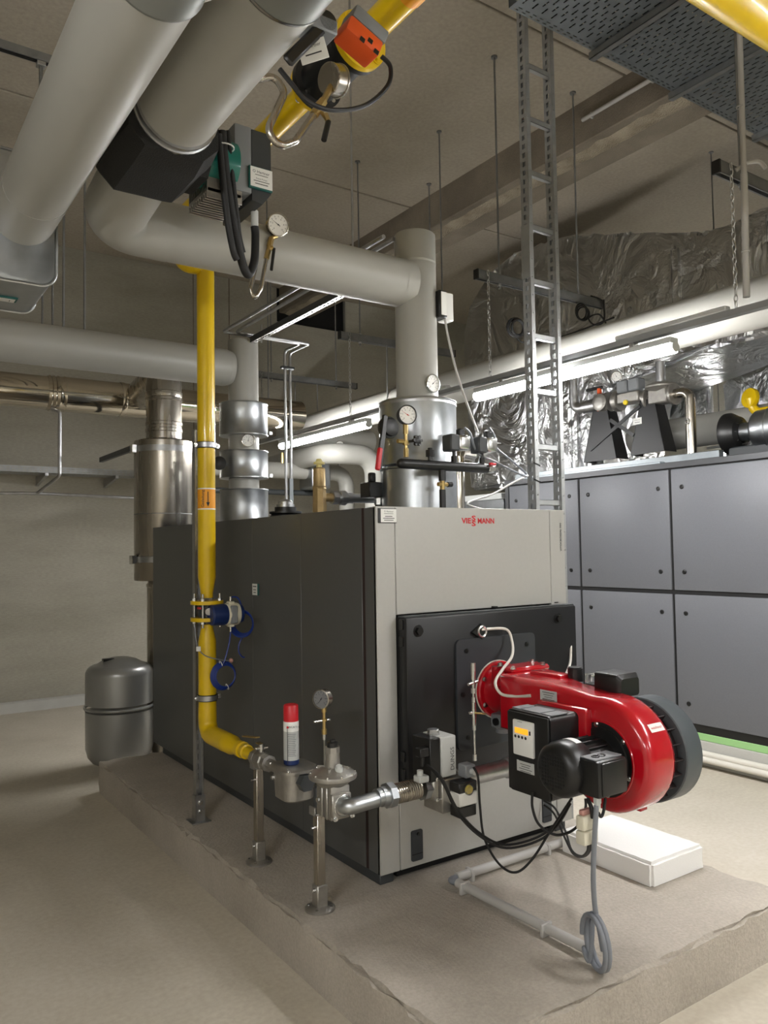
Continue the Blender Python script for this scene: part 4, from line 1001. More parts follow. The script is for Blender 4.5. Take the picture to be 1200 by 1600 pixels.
# ================================================================ gas riser at the left of the boiler
GX, GYr = -.29, 1.108
zf = lambda y: PX(323, y, GX).z
t = thing('gas_riser', 'yellow vertical gas pipe in front of the boiler side, with flanges and bend', 'pipe', (GX, GYr, ZP))
zA, zB, zC, zD = zf(902), zf(934), zf(978), zf(1002)
finish(G().tube([(-.36, GYr, 3.04), (GX, GYr, 3.04), (GX, GYr, 2.6)], .0445, 24, .07), 'top_bend', 'yellow', t)
finish(G().lathe((GX, GYr, zB), ZA, [(0, .030), (.02, .030), (zA-zB, .0445), (2.62-zB, .0445)], 28), 'upper_section', 'yellow', t)
zE = .665
finish(G().lathe((GX, GYr, zE+.12), ZA, [(0, .0445), (zD-zE-.12, .0445), (zC-zE-.13, .030), (zC-zE-.12+.01, .030)], 28), 'middle_section', 'yellow', t)
finish(G().tube([(GX, GYr, zE+.13), (GX, GYr, zE), (GX, .86, zE)], .0455, 24, .10, 10), 'lower_bend', 'yellow', t)
finish(G().lathe((GX, .87, zE), -YA, [(0, .0445), (.07, .0445), (.12, .029), (.15, .028), (.152, .037), (.185, .037), (.187, .026), (.20, .033), (.228, .033), (.23, .026), (.32, .026)], 24), 'reducer', 'yellow', t)
for z, y in ((zf(941), 941), (zf(967), 967)):
    f_ = finish(G().lathe((GX, GYr, z-.009), ZA, [(0, .082), (.018, .082)], 36), 'flange', 'yellow', t)
for k in range(4):
    a = math.radians(50+90*k); p = V((GX+.066*math.cos(a), GYr+.066*math.sin(a), 0))
    finish(G().cyl(p+ZA*(zf(967)-.04), p+ZA*(zf(941)+.045), .006, n=8).cyl(p+ZA*(zf(941)+.009), p+ZA*(zf(941)+.021), .012, n=6).cyl(p+ZA*(zf(967)-.021), p+ZA*(zf(967)-.009), .012, n=6), 'flange_bolt', 'bolt', t)
# sticker with flow arrow
zs = (zf(768)+zf(792))/2; hs_ = zf(765)-zf(796)
vs = []; fs = []
def wrap(z0, z1, r, a0, a1, n=10):
    vs = []; fs = []
    for k in range(n+1):
        a = math.radians(a0+(a1-a0)*k/n)
        for z in (z0, z1): vs.append((GX+r*math.cos(a), GYr+r*math.sin(a), z))
    for k in range(n): fs.append((2*k, 2*k+2, 2*k+3, 2*k+1))
    return G().add(vs, fs)
sk = finish(wrap(zs-hs_/2, zs+hs_/2, .0452, 170, 330, 14), 'flow_sticker', 'gasor', t)
for z in (zs-hs_/2-.004, zs+hs_/2-.002): finish(wrap(z, z+.006, .0455, 170, 330, 14), 'sticker_edge', 'paper', sk)
nd = V((-.46, -.89, 0)); sx_ = V((.89, -.46, 0)); c0 = V((GX, GYr, zs))+nd*.0462
text('Gasleitung', .021, c0-sx_*.014, ZA, -sx_, 'ink', sk)
finish(G().prism([c0+sx_*.012+ZA*.035-sx_*.002, c0+sx_*.012+ZA*.035+sx_*.002, c0+sx_*.012-ZA*.018+sx_*.002, c0+sx_*.012-ZA*.018+sx_*.009, c0+sx_*.012-ZA*.04, c0+sx_*.012-ZA*.018-sx_*.009, c0+sx_*.012-ZA*.018-sx_*.002], nd*.0006), 'flow_arrow', 'ink', sk)
# strut with foot
SX_, SY_ = -.294, 1.225
zt_ = PX(305, 692, SX_).z+.06
t = thing('pipe_strut', 'slotted steel channel strut standing on the plinth behind the yellow gas pipe', 'strut', (SX_, SY_, ZP))
hl = []; z = .05
while z < zt_-ZP-.06: hl.append((.013, .027, z, z+.03)); z += .05
g = G().sheet((SX_-.02, SY_-.02, ZP+.005), YA, ZA, .04, zt_-ZP, [], .0018).sheet((SX_+.02, SY_-.02, ZP+.005), YA, ZA, .04, zt_-ZP, [], .0018).sheet((SX_-.02, SY_+.02, ZP+.005), XA, ZA, .04, zt_-ZP, hl, .0018)
g.box((SX_-.02, SY_-.02, ZP+.005), (SX_-.011, SY_-.018, zt_)).box((SX_+.011, SY_-.02, ZP+.005), (SX_+.02, SY_-.018, zt_))
finish(g, 'channel', 'zinc', t)
finish(G().box((SX_-.05, SY_-.05, ZP), (SX_+.05, SY_+.05, ZP+.006), .002), 'foot_plate', 'zinc', t)
finish(G().box((SX_-.025, SY_-.026, ZP+.006), (SX_+.025, SY_-.021, ZP+.135)).box((SX_-.026, SY_-.026, ZP+.006), (SX_-.021, SY_+.02, ZP+.135)), 'foot_bracket', 'zinc', t)
for z in (.055, .10):
    g = G(); hexbolt(g, (SX_, SY_-.026, ZP+z), -YA, .009, .008); finish(g, 'bolt', 'bolt', t)
for y in (696, 1089):
    z = zf(y); c_ = finish(G().lathe((GX, GYr, z-.012), ZA, [(0, .046), (0, .053), (.024, .053), (.024, .046)], 32), 'pipe_clamp', 'zinc', t)
    finish(G().lathe((GX, GYr, z-.016), ZA, [(0, .0448), (0, .050), (.032, .050), (.032, .0448)], 32), 'clamp_rubber', 'rub', c_)
    for s in (-1, 1):
        finish(G().box((GX+s*.050-.012, GYr-.006, z-.014), (GX+s*.066+.004, GYr+.008, z+.014), .003), 'clamp_ear', 'zinc', c_)
        g = G(); hexbolt(g, (GX+s*.060, GYr-.006, z), -YA, .007, .010); finish(g, 'clamp_bolt', 'bolt', c_)
# gas meter between the flanges
zm = (zf(941)+zf(967))/2
t = thing('gas_meter', 'small gas meter with blue and cream housing clamped between the yellow flanges', 'gas meter', (GX, GYr, zf(967)+.01))
finish(G().lathe((GX, GYr, zf(967)+.010), ZA, [(0, .044), (zf(941)-zf(967)-.020, .044)], 28), 'meter_body', 'dgrey', t)
my = GYr-.075
finish(G().cyl((GX, GYr, zm), (GX-.02, my, zm), .018, n=14), 'meter_neck', 'cast', t)
q = PY(350, 960, my)
finish(G().lathe((q.x-.075, my, q.z), XA, [(0, .045), (.008, .052), (.07, .054), (.085, .050)], 32), 'display_cover', 'blue', t)
finish(G().lathe((q.x+.008, my, q.z), XA, [(0, .054), (.01, .057), (.055, .057), (.064, .054)], 32), 'meter_housing', 'cream', t)
finish(G().box((q.x+.016, my-.060, q.z-.045), (q.x+.052, my+.06, q.z+.045), .006), 'housing_plate', 'mgrey', t)
finish(G().lathe((q.x+.072, my, q.z), XA, [(0, .050), (.02, .046)], 28), 'end_cover', 'blue', t)
for s in (-1, 1):
    finish(G().box((q.x+.020, my-.02, q.z+s*.052-.012), (q.x+.050, my+.02, q.z+s*.052+.012), .004), 'cable_entry', 'cream', t)
    finish(G().cyl((q.x+.035, my, q.z+s*.06), (q.x+.035, my, q.z+s*.088), .007, n=8), 'cable_gland', 'bolt', t)
finish(G().box((GX-.06, GYr-.05, zm+.012), (GX-.052, GYr-.02, zm+.022)), 'indicator', 'redp', t)
# blue sensor cables
def coil(c, ax_, R_, n=4, r=.0045, e=1.0):
    g = G(); x, y = orth(ax_)
    for k in range(n):
        rr = R_*(1-.05*k); oc_ = V(c)+V(ax_).normalized()*(.006*(k-n/2))
        g.tube([oc_+x*(rr*math.cos(a)*e)+y*(rr*math.sin(a)) for a in [2*math.pi*i/28 for i in range(28)]], r, 6, closed=True)
    return g
cc = PX(380, 973, -.10)
g = coil(PY(379, 974, my), V((1, .75, 0)), .068, 5); g.curve([(q.x+.035, my, q.z+.085), PY(371, 934, my), PY(378, 948, my), PY(380, 955, my)], .004, 6); g.curve([PY(380, 994, my), PY(374, 1005, my), PY(373, 1018, my), PY(378, 1026, my), PY(382, 1027, my)], .004, 6)
finish(g, 'blue_cable_coil', 'bluec', label='tall narrow coil of blue cable right of the gas meter', cat='cable')
g = coil(PY(351, 1056, GYr-.07), V((.1, -1, .05)), .068, 5); g.curve([(q.x+.035, my, q.z-.085), PY(358, 1005, my), PY(351, 1032, my), PY(346, 1040, my)], .004, 6)
bc = finish(g, 'blue_cable_coil', 'bluec', label='round coil of blue cable hanging against the lower yellow pipe', cat='cable')
for p in (PY(345, 1037, GYr-.075), PY(355, 1073, GYr-.075)): finish(G().torus(p, V((1, 0, .4)), .014, .002, 14, 5), 'cable_tie', 'white', bc)
g = G().curve([PY(304, 975, GYr-.03), PY(308, 1008, GYr-.055), PY(320, 1024, GYr-.06), PY(345, 1031, GYr-.06), PY(360, 1032, GYr-.06)], .003, 6)
ew = finish(g, 'bonding_wire', 'cable', label='thin grey wire slung across the yellow pipe above the blue coil', cat='wire')
finish(G().box(PY(310, 1014, GYr-.07)-V((.012, .004, .012)), PY(310, 1014, GYr-.07)+V((.012, .004, .012)), .002), 'wire_tag', 'paper', ew)
finish(G().sph(PY(361, 1032, GYr-.06), .012, 10), 'wire_clamp', 'pink', ew)

# ================================================================ gas train along the plinth
zV = .655
t = thing('ball_valve', 'steel ball valve with yellow lever behind the spray can', 'valve', (GX, .47, zV-.06))
finish(G().lathe((GX, .56, zV+.005), -YA, [(0, .034), (.03, .034), (.032, .028), (.04, .036), (.055, .040), (.085, .040), (.10, .036), (.105, .030), (.115, .036), (.145, .036), (.147, .024), (.26, .024)], 8), 'valve_body', 'cast', t, sharp=20)
finish(G().cyl((GX, .49, zV+.035), (GX, .49, zV+.075), .012, n=12).box((GX-.03, .482, zV+.052), (GX+.03, .498, zV+.064), .003), 'valve_stem', 'bolt', t)
a = V((GX, .49, zV+.072)); b = PX(399, 1160, GX)
lvr = G().box((GX-.011, .49, zV+.070), (GX+.011, .53, zV+.076), .002); lvr.obox((GX, .60, zV+.086), (.022, .15, .006), Matrix.Rotation(math.radians(-8), 3, 'X'), .002)
finish(lvr, 'valve_lever', 'brass', t)
def pipe_post(x, y, ztop, label):
    t = thing('pipe_support', label, 'support', (x, y, ZP), 'square posts under the gas train')
    finish(G().lathe((x, y, ZP), ZA, [(0, .058), (.006, .058), (.010, .054), (.016, .030)], 32), 'foot_flange', 'cast', t)
    finish(G().prism([(x-.028, y-.028, ZP+.012), (x+.028, y-.028, ZP+.012), (x+.028, y+.028, ZP+.012), (x-.028, y+.028, ZP+.012)], (0, 0, .001)).box((x-.023, y-.023, ZP+.008), (x+.023, y+.023, ZP+.095), .004), 'foot_socket', 'cast', t)
    finish(G().box((x-.0175, y-.0175, ZP+.08), (x+.0175, y+.0175, ztop), .003), 'post', 'steel', t)
    for k in range(4):
        a = math.radians(45+90*k); g = G(); hexbolt(g, (x+.045*math.cos(a), y+.045*math.sin(a), ZP+.006), ZA, .006, .006); finish(g, 'anchor_bolt', 'bolt', t)
    g = G(); hexbolt(g, (x-.023, y, ZP+.075), -XA, .006, .008); finish(g, 'socket_screw', 'bolt', t)
    g = G(); hexbolt(g, (x-.0175, y, ztop-.05), -XA, .005, .014); finish(g, 'post_screw', 'bolt', t)
    finish(G().box((x-.03, y-.02, ztop), (x+.03, y+.02, ztop+.006)).box((x-.032, y-.02, ztop), (x-.026, y+.02, ztop+.03)).box((x+.026, y-.02, ztop), (x+.032, y+.02, ztop+.03)), 'saddle', 'zinc', t)
pipe_post(-.277, .552, .612, 'slim square steel post under the ball valve, nearer the yellow pipe')
pipe_post(-.286, -.004, .560, 'slim square steel post under the gas pressure regulator')
# filter
t = thing('gas_filter', 'cast aluminium gas filter box with a flat lid, under the spray can', 'gas filter', (GX, .20, .57))
def rr_z(cx, cy, w_, h, r, z, n=5):
    return [V((p.x, p.z, z)) for p in sect(0, cx-w_/2, cx+w_/2, cy-h/2, cy+h/2, r, n)]
FYc = .19
finish(loft([rr_z(GX, FYc, .09, .09, .04, .565), rr_z(GX, FYc, .13, .15, .045, .58), rr_z(GX, FYc, .14, .16, .045, .69)]), 'filter_body', 'cast', t)
finish(loft([rr_z(GX, FYc, .165, .19, .05, .69), rr_z(GX, FYc, .165, .19, .05, .700), rr_z(GX, FYc, .15, .175, .045, .706)]), 'filter_lid', 'cast', t)
for sx in (-1, 1):
    for sy in (-1, 1):
        g = G(); hexbolt(g, (GX+sx*.066, FYc+sy*.078, .702), ZA, .006, .006); finish(g, 'lid_screw', 'bolt', t)
g = G(); hexbolt(g, (GX-.066, FYc+.045, .655), -XA, .009, .012); finish(g, 'drain_screw', 'bolt', t)
finish(G().cyl((GX, FYc+.075, zV), (GX, .31, zV), .028, n=8), 'inlet_socket', 'dgrey', t); finish(G().cyl((GX, FYc-.075, zV), (GX, .075, zV), .034, n=6), 'outlet_socket', 'dgrey', t)
# spray can standing on the filter
SCX, SCY = GX-.005, FYc+.012
t = thing('spray_can', 'aerosol spray can with red cap standing on the gas filter', 'spray can', (SCX, SCY, .706))
finish(G().lathe((SCX, SCY, .706), ZA, [(0, .028), (.004, .0315), (.020, .0315)], 32), 'can_base', 'blue', t)
finish(G().lathe((SCX, SCY, .726), ZA, [(0, .0315), (.115, .0315)], 32), 'can_body', 'lgrey', t)
bd = finish(G().lathe((SCX, SCY, .841), ZA, [(0, .0315), (.036, .0315), (.041, .029)], 32), 'label_band', 'paper', t)
finish(G().lathe((SCX, SCY, .880), ZA, [(0, .0305), (.062, .0300), (.066, .027), (.064, .0)], 32), 'cap', 'redp', t)
vd = (CAM-V((SCX, SCY, 1.575))); vd.z = 0; vd.normalize(); vx = ZA.cross(vd)
text('WÜRTH', .012, V((SCX, SCY, .860))+vd*.0324+vx*.010, vx, ZA, 'ink', bd)
finish(G().obox(V((SCX, SCY, .860))+vd*.0314-vx*.014, (.008, .0016, .008), Matrix((vx, vd, ZA)).transposed()), 'red_mark', 'redp', bd)
g = G()
for k in range(13):
    z = .832-.0072*k; ww = .034-(k % 3)*.004
    g.obox(V((SCX, SCY, z))+vd*.0312+vx*.002, (ww, .0012, .0022), Matrix((vx, vd, ZA)).transposed())
finish(g, 'printed_text', 'mgrey', bd, kind='stuff')
finish(G().obox(V((SCX, SCY, .79))+vd*.0290-vx*.0150, (.002, .004, .15), Matrix((vx, vd, ZA)).transposed()), 'label_edge', 'ink', bd)
# gauge on thin tube beside the can
gc = PX(505, 1091, GX+.02)
t = thing('pressure_gauge', 'steel pressure gauge with grey dial on a thin tube beside the spray can', 'gauge', (GX, gc.y, .70))
gauge(t, gc+V((-.018, -.012, 0)), V((-.85, -.45, 0)), .036, .034, face='dialg', ang=235)
bx_ = gc+V((.004, .002, -.034))
g = G().cyl(bx_, bx_-ZA*.020, .010, n=6).cyl(bx_-ZA*.02, bx_-ZA*.045, .006, n=10).cyl(bx_-ZA*.045, bx_-ZA*.055, .012, n=8).cyl(bx_-ZA*.055, bx_-ZA*.085, .007, n=10).cyl(bx_-ZA*.085, bx_-ZA*.105, .010, n=6)
finish(g, 'gauge_valve', 'brass', t)
finish(G().cyl(bx_-ZA*.052-XA*.035, bx_-ZA*.052+XA*.025, .006, n=10).cyl(bx_-ZA*.052-XA*.045, bx_-ZA*.052-XA*.030, .004, n=8), 'valve_knob', 'bolt', t)
finish(G().cyl(bx_-ZA*.105, bx_-ZA*.125, .008, n=6).cyl(bx_-ZA*.12, V((bx_.x, bx_.y, .685)), .0035, n=8), 'impulse_tube', 'bolt', t)
# pressure regulator
RY = -.02
t = thing('gas_regulator', 'cast aluminium gas pressure regulator with round diaphragm housing and black cap', 'regulator', (GX, RY, .59))
zr = PX(521, 1212, GX).z
RY = PX(521, 1212, GX).y+.005
finish(G().lathe((GX, RY, zr-.035), ZA, [(0, .052), (.012, .062), (.024, .080), (.028, .089), (.036, .091), (.044, .089), (.048, .082), (.058, .062), (.062, .052), (.066, .045), (.068, .024)], 44), 'diaphragm_housing', 'cast', t)
for k in range(10):
    a = math.radians(36*k+10); g = G(); hexbolt(g, (GX+.083*math.cos(a), RY+.083*math.sin(a), zr+.008), ZA, .0045, .006); finish(g, 'housing_screw', 'bolt', t)
for k in range(4):
    a = math.radians(90*k+45); d = V((math.cos(a), math.sin(a), 0)); finish(G().obox(V((GX, RY, zr+.028))+d*.042, (.035, .004, .016), Matrix((d, ZA.cross(d), ZA)).transposed()), 'housing_rib', 'cast', t)
finish(G().lathe((GX, RY, zr+.02), ZA, [(0, .030), (.055, .026), (.075, .026)], 28), 'spring_tower', 'cast', t)
finish(G().lathe((GX, RY, zr+.085), ZA, [(0, .028), (.022, .028)], 8), 'tower_nut', 'cast', t)
finish(G().lathe((GX, RY, zr+.107), ZA, [(0, .021), (.016, .021), (.018, .011), (.026, .011), (.027, .005)], 18), 'tower_cap', 'black', t)
vp = PX(531, 1196, GX)
finish(G().cyl((vp.x+.0, RY-.045, zr+.01), (vp.x, RY-.045, zr+.038), .016, n=16).lathe((vp.x, RY-.045, zr+.038), ZA, [(0, .013), (.008, .012), (.012, .006)], 14), 'vent_plug', 'lgrey', t)
finish(G().box((GX-.042, RY-.055, .582), (GX+.042, RY+.055, zr-.025), .008, 2), 'valve_body', 'cast', t)
for yy in (RY-.03, RY+.005): finish(G().box((GX-.050, yy-.008, .585), (GX-.040, yy+.010, zr-.03), .004), 'body_rib', 'cast', t)
finish(G().box((GX-.047, RY-.075, .598), (GX+.035, RY-.053, .682), .004), 'outlet_flange', 'cast', t)
finish(G().box((GX-.04, RY+.053, .60), (GX+.04, RY+.085, .68), .006), 'inlet_flange', 'dgrey', t)
g = G().torus((GX, RY-.075, .638), YA, .037, .003, 28, 6); finish(g, 'outlet_ring', 'bolt', t)
for sx in (-1, 1):
    g = G(); hexbolt(g, (GX+sx*.036, RY-.075, .597), -YA, .006, .008); finish(g, 'flange_screw', 'bolt', t)
g = G(); hexbolt(g, (GX-.042, RY+.035, .64), -XA, .009, .006); finish(g, 'test_nipple', 'bolt', t)
# elbow and flexible coupling to the solenoid valve
t = thing('gas_pipe_elbow', 'galvanised pipe bend from the regulator to the flexible coupling', 'pipe', (GX+.15, GY, .58))
xn0 = PY(607, 1243, GY).x
finish(G().tube([(GX, RY-.070, .640), (GX, GY, .642), (xn0+.01, GY, ZL)], .0285, 24, .075, 10), 'bend', 'galv', t)
finish(G().cyl((xn0-.055, GY, ZL), (xn0-.012, GY, ZL), .0335, n=24), 'pipe_socket', 'galv', t)
t = thing('flexible_coupling', 'corrugated stainless coupling between two large hex nuts', 'coupling', (xn0+.1, GY, .58))
xn1 = PY(664, 1230, GY).x
finish(G().cyl((xn0-.010, GY, ZL), (xn0+.018, GY, ZL), .048, n=8).cyl((xn0-.035, GY, ZL), (xn0-.010, GY, ZL), .036, n=24), 'hex_nut', 'galv', t, sharp=20)
pr = []
nx = 12
for k in range(nx):
    h = (xn1-xn0-.05)*k/nx; pr += [(h, .034), (h+.003, .038), (h+.007, .038), (h+.0095, .034)]
finish(G().lathe((xn0+.018, GY, ZL), XA, pr, 28), 'bellows', 'steel', t)
finish(G().cyl((xn1-.022, GY, ZL), (xn1+.012, GY, ZL), .048, n=8).cyl((xn1+.010, GY, ZL), (xn1+.06, GY, ZL), .036, n=24), 'hex_nut', 'galv', t, sharp=20)
# double solenoid valve block
t = thing('solenoid_valve', 'gas solenoid valve block with grey and black coil box', 'valve', (.24, GY, .55))
def xz(px_, py_, y=GY-.06): return PY(px_, py_, y)
a = xz(694, 1205); b = xz(738, 1258)
vbx = finish(G().box((a.x-.015, GY-.065, b.z-.004), (a.x+.085, GY+.055, .685), .004), 'valve_block', 'cast', t)
finish(G().box((a.x-.045, GY-.048, ZL-.048), (a.x-.015, GY+.048, ZL+.045), .006), 'inlet_flange', 'cast', t)
finish(G().cyl((a.x-.06, GY, ZL), (a.x-.04, GY, ZL), .04, n=24), 'inlet_socket', 'cast', t)
finish(G().box((a.x+.085, GY-.048, ZL-.045), (a.x+.11, GY+.048, ZL+.05), .006), 'outlet_flange', 'cast', t)
for p in ((a.x-.03, GY-.05, ZL+.038), (a.x-.03, GY-.05, ZL-.04), (a.x+.098, GY-.05, ZL-.035)):
    g = G().cyl(p, V(p)-YA*.006+XA*.0, .008, n=6).cyl(V(p)+XA*.0-YA*.002, V(p)+XA*.035-YA*.002, .005, n=8); finish(g, 'flange_screw', 'bolt', t)
cxx0, czz0 = a.x-.03, .688; czz1 = xz(690, 1155).z
ct = czz1+.005
cb1 = finish(G().box((a.x-.062, GY-.055, czz0), (a.x-.012, GY+.06, ct), .003), 'coil_housing_black', 'black', t)
cb2 = finish(G().box((a.x-.012, GY-.060, czz0+.004), (a.x+.062, GY+.062, ct+.001), .004), 'coil_housing', 'lgrey', t)
text('DUNGS', .026, (a.x+.042, GY-.0605, (czz0+ct)/2-.008), ZA, -XA, 'ink', cb2)
finish(G().lathe((a.x, GY+.005, ct), ZA, [(0, .026), (.004, .026), (.006, .024), (.020, .024), (.022, .02)], 10), 'coil_nut', 'zinc', t, sharp=15)
finish(G().box((a.x-.105, GY-.05, ct-.065), (a.x-.062, GY-.015, ct-.030), .003), 'coil_plug', 'black', t)
finish(G().cyl((a.x-.085, GY-.035, ct-.065), (a.x-.085, GY-.035, ct-.10), .009, n=10), 'plug_gland', 'black', t)
finish(G().box((a.x-.120, GY-.065, .690), (a.x-.075, GY-.02, .715), .004).cyl((a.x-.105, GY-.045, .715), (a.x-.105, GY-.045, .735), .012, n=12), 'limit_switch', 'lgrey', t)
finish(G().box((a.x-.06, GY-.05, .68), (a.x-.025, GY, .72), .003), 'switch_base', 'black', t)
e0 = a.x+.020
ps = finish(G().box((e0, GY-.125, .590), (e0+.090, GY-.065, .640), .004), 'pressure_switch', 'white', t)
finish(G().box((e0, GY-.125, .640), (e0+.090, GY-.065, .680), .004), 'switch_top', 'black', ps)
finish(G().box((e0, GY-.125, .548), (e0+.085, GY-.065, .590), .004), 'switch_bottom', 'black', ps)
finish(G().lathe((e0+.045, GY-.125, .652), -YA, [(0, .021), (.008, .021), (.010, .017)], 24), 'dial_ring', 'glassy', ps)
finish(G().lathe((e0+.045, GY-.126, .652), -YA, [(0, .016), (.006, .015)], 20), 'dial_knob', 'yl', ps)
sb = finish(G().box((a.x+.075, GY-.10, .683), (a.x+.125, GY-.05, .733), .004), 'switch_box', 'mgrey', t)
finish(G().cyl((a.x+.105, GY-.10, .708), (a.x+.105, GY-.118, .708), .012, n=14), 'switch_gland', 'lgrey', sb)
# outlet pipe to the burner
t = thing('gas_outlet_pipe', 'short dull steel pipe from the solenoid valve to the burner', 'pipe', (.45, GY, .59))
finish(G().cyl((a.x+.11, GY, ZL), (.53, GY, ZL), .0355, n=24), 'pipe_body', 'zinc', t)
finish(G().lathe((.48, GY, ZL), XA, [(0, .036), (.004, .042), (.035, .042), (.04, .036)], 24), 'pipe_socket', 'zinc', t)
# vertical test cock assembly
tx = PY(735, 1100, GY-.04)
t = thing('test_cock', 'slender nickel test valve with small yellow lever standing above the gas valve', 'valve', (tx.x, GY-.04, .73))
bz = .733; X_ = tx.x; Yt = GY-.06
zz = lambda y: PY(735, y, Yt).z
finish(G().cyl((X_, Yt, zz(1187)), (X_, Yt, zz(1140)), .0045, n=10), 'impulse_tube', 'bolt', t)
g = G()
for y0_, y1_, r_, n_ in ((1142, 1134, .008, 6), (1134, 1121, .009, 12), (1121, 1110, .010, 12), (1110, 1098, .010, 12), (1098, 1090, .008, 6), (1090, 1084, .006, 12), (1084, 1076, .010, 6), (1076, 1062, .007, 12), (1062, 1054, .010, 12), (1054, 1036, .011, 14)):
    g.cyl((X_, Yt, zz(y0_)), (X_, Yt, zz(y1_)), r_, n=n_)
finish(g, 'valve_stack', 'bolt', t)
finish(G().cyl((X_, Yt, zz(1190)), (X_, Yt, zz(1180)), .008, n=6), 'base_nut', 'bolt', t)
finish(G().cyl((X_-.026, Yt, zz(1069)), (X_+.024, Yt, zz(1066)), .0065, n=10).cyl((X_-.022, Yt, zz(1114)), (X_, Yt, zz(1114)), .006, n=10), 'cross_screw', 'bolt', t)
finish(G().obox((X_+.022, Yt-.014, zz(1116)), (.060, .010, .007), Matrix.Rotation(.18, 3, 'Y'), .003), 'valve_lever', 'brass', t)

# ================================================================ fittings on the boiler top
my2 = .15
mz = PY(690, 728, my2).z
t = thing('safety_manifold', 'black horizontal manifold tube carrying gauge and pressure switches on the boiler', 'manifold', (.49, my2, ZT))
xa_, xb_ = PY(627, 722, my2).x, PY(760, 728, my2).x
finish(G().cyl((xa_, my2, mz), (xb_, my2, mz), .023, n=20).sph((xa_, my2, mz), .023, 14), 'manifold_tube', 'black', t)
xs_ = PY(691, 750, my2).x
finish(G().cyl((xs_, my2, mz-.02), (xs_, my2, mz-.07), .017, n=12).cyl((xs_, my2, 1.845), (xs_, my2, ZT-.01), .015, n=12), 'stem', 'black', t)
finish(G().cyl((xs_, my2, mz-.07), (xs_, my2, 1.845), .012, n=8).cyl((xs_-.025, my2, 1.87), (xs_+.03, my2, 1.87), .010, n=8), 'stem_tee', 'brass', t)
finish(G().cyl((xs_+.03, my2, 1.87), (xs_+.055, my2, 1.872), .013, n=10), 'tee_cap', 'black', t)
finish(G().box((xb_, my2-.02, mz-.02), (xb_+.05, my2+.02, mz+.015), .006), 'drain_cock', 'bolt', t)
finish(G().box((xb_+.0, my2-.03, mz+.015), (xb_+.04, my2-.015, mz+.027), .003), 'cock_lever', 'redp', t)
xm = PY(672, 705, my2).x
finish(G().cyl((xm, my2, mz+.02), (xm, my2, mz+.04), .011, n=10).cyl((xm, my2, mz+.04), (xm, my2, mz+.07), .020, n=8).cyl((xm, my2, mz+.07), (xm, my2, mz+.08), .011, n=8), 'blind_plug', 'black', t)
def pswitch(px_, label):
    x = PY(px_, 700, my2).x
    t = thing('pressure_switch', label, 'pressure switch', (x, my2, mz+.02), 'pressure switches on the black manifold')
    finish(G().cyl((x-.02, my2, mz+.015), (x-.02, my2, mz+.05), .014, n=8).cyl((x-.02, my2, mz+.05), (x-.02, my2, mz+.075), .008, n=10), 'socket', 'black', t)
    finish(G().box((x-.060, my2-.03, mz+.072), (x-.005, my2+.04, mz+.15), .006), 'switch_base', 'dgrey', t)
    finish(G().box((x-.008, my2-.034, mz+.078), (x+.062, my2+.04, mz+.15), .014, 3), 'switch_cover', 'bolt', t)
    finish(G().box((x+.005, my2-.012, mz+.148), (x+.045, my2+.016, mz+.182), .006), 'cable_plug', 'black', t)
pswitch(714, 'chrome and dark pressure switch nearer the steel sleeve on the manifold')
pswitch(757, 'chrome and dark pressure switch at the outer end of the manifold')
def cab(nm, pts, r, m_, lb): return finish(G().curve(pts, r, 8, 8), nm, m_, label=lb, cat='cable')
S_ = lambda x, y, Y=.15: PY(x, y, Y)
cab('signal_cable', [S_(726, 668), S_(735, 678), S_(742, 700), S_(752, 712), S_(775, 722), S_(800, 735), S_(822, 745, .3)], .0055, 'cable', 'grey cable from the inner pressure switch to the ladder')
cab('signal_cable', [S_(764, 668), S_(772, 680), S_(776, 700), S_(800, 720), S_(822, 740, .3)], .0055, 'cable', 'grey cable from the outer pressure switch to the ladder')
# white needle gauge
gc = PY(637, 648, my2-.02)
t = thing('pressure_gauge', 'white pressure gauge with red needle on brass valve above the boiler front', 'gauge', (gc.x, my2, mz+.02))
gauge(t, gc, V((-.25, -1, 0)), .043, .035, case='black', ang=150, nm='redn')
xg = PY(634, 690, my2).x
finish(G().cyl((xg, my2, gc.z-.04), (xg, my2, gc.z-.085), .012, n=6).cyl((xg, my2, gc.z-.085), (xg, my2, mz+.065), .008, n=10).cyl((xg, my2, mz+.085), (xg, my2, mz+.105), .015, n=6).cyl((xg-.045, my2, mz+.10), (xg, my2, mz+.10), .010, n=8).cyl((xg, my2, mz+.03), (xg, my2, mz+.07), .012, n=8), 'gauge_valve', 'brass', t)
kc = V((xg+.045, my2-.02, mz+.105)); g = G().cyl((xg, my2, mz+.10), kc, .006, n=8)
for k in range(6): a = math.radians(60*k); g.cyl(kc+V((.018*math.cos(a), 0, .018*math.sin(a))), kc+V((.018*math.cos(a), -.014, .018*math.sin(a))), .008, n=8)
g.lathe(kc, -YA, [(0, .018), (.014, .018), (.017, .008)], 14); finish(g, 'valve_knob', 'black', t)
# thermometer on riser A
tg = PY(677, 599, AY-.115)
t = thing('thermometer', 'round white thermometer on the thick grey riser above the boiler', 'thermometer', (tg.x, tg.y+.02, tg.z-.05))
gauge(t, tg, V((.12, -1, 0)), .044, .026, case='bolt', ang=40)
finish(G().cyl(tg+V((0, .02, 0)), (AX, AY, tg.z), .011, n=10), 'stem', 'zinc', t)
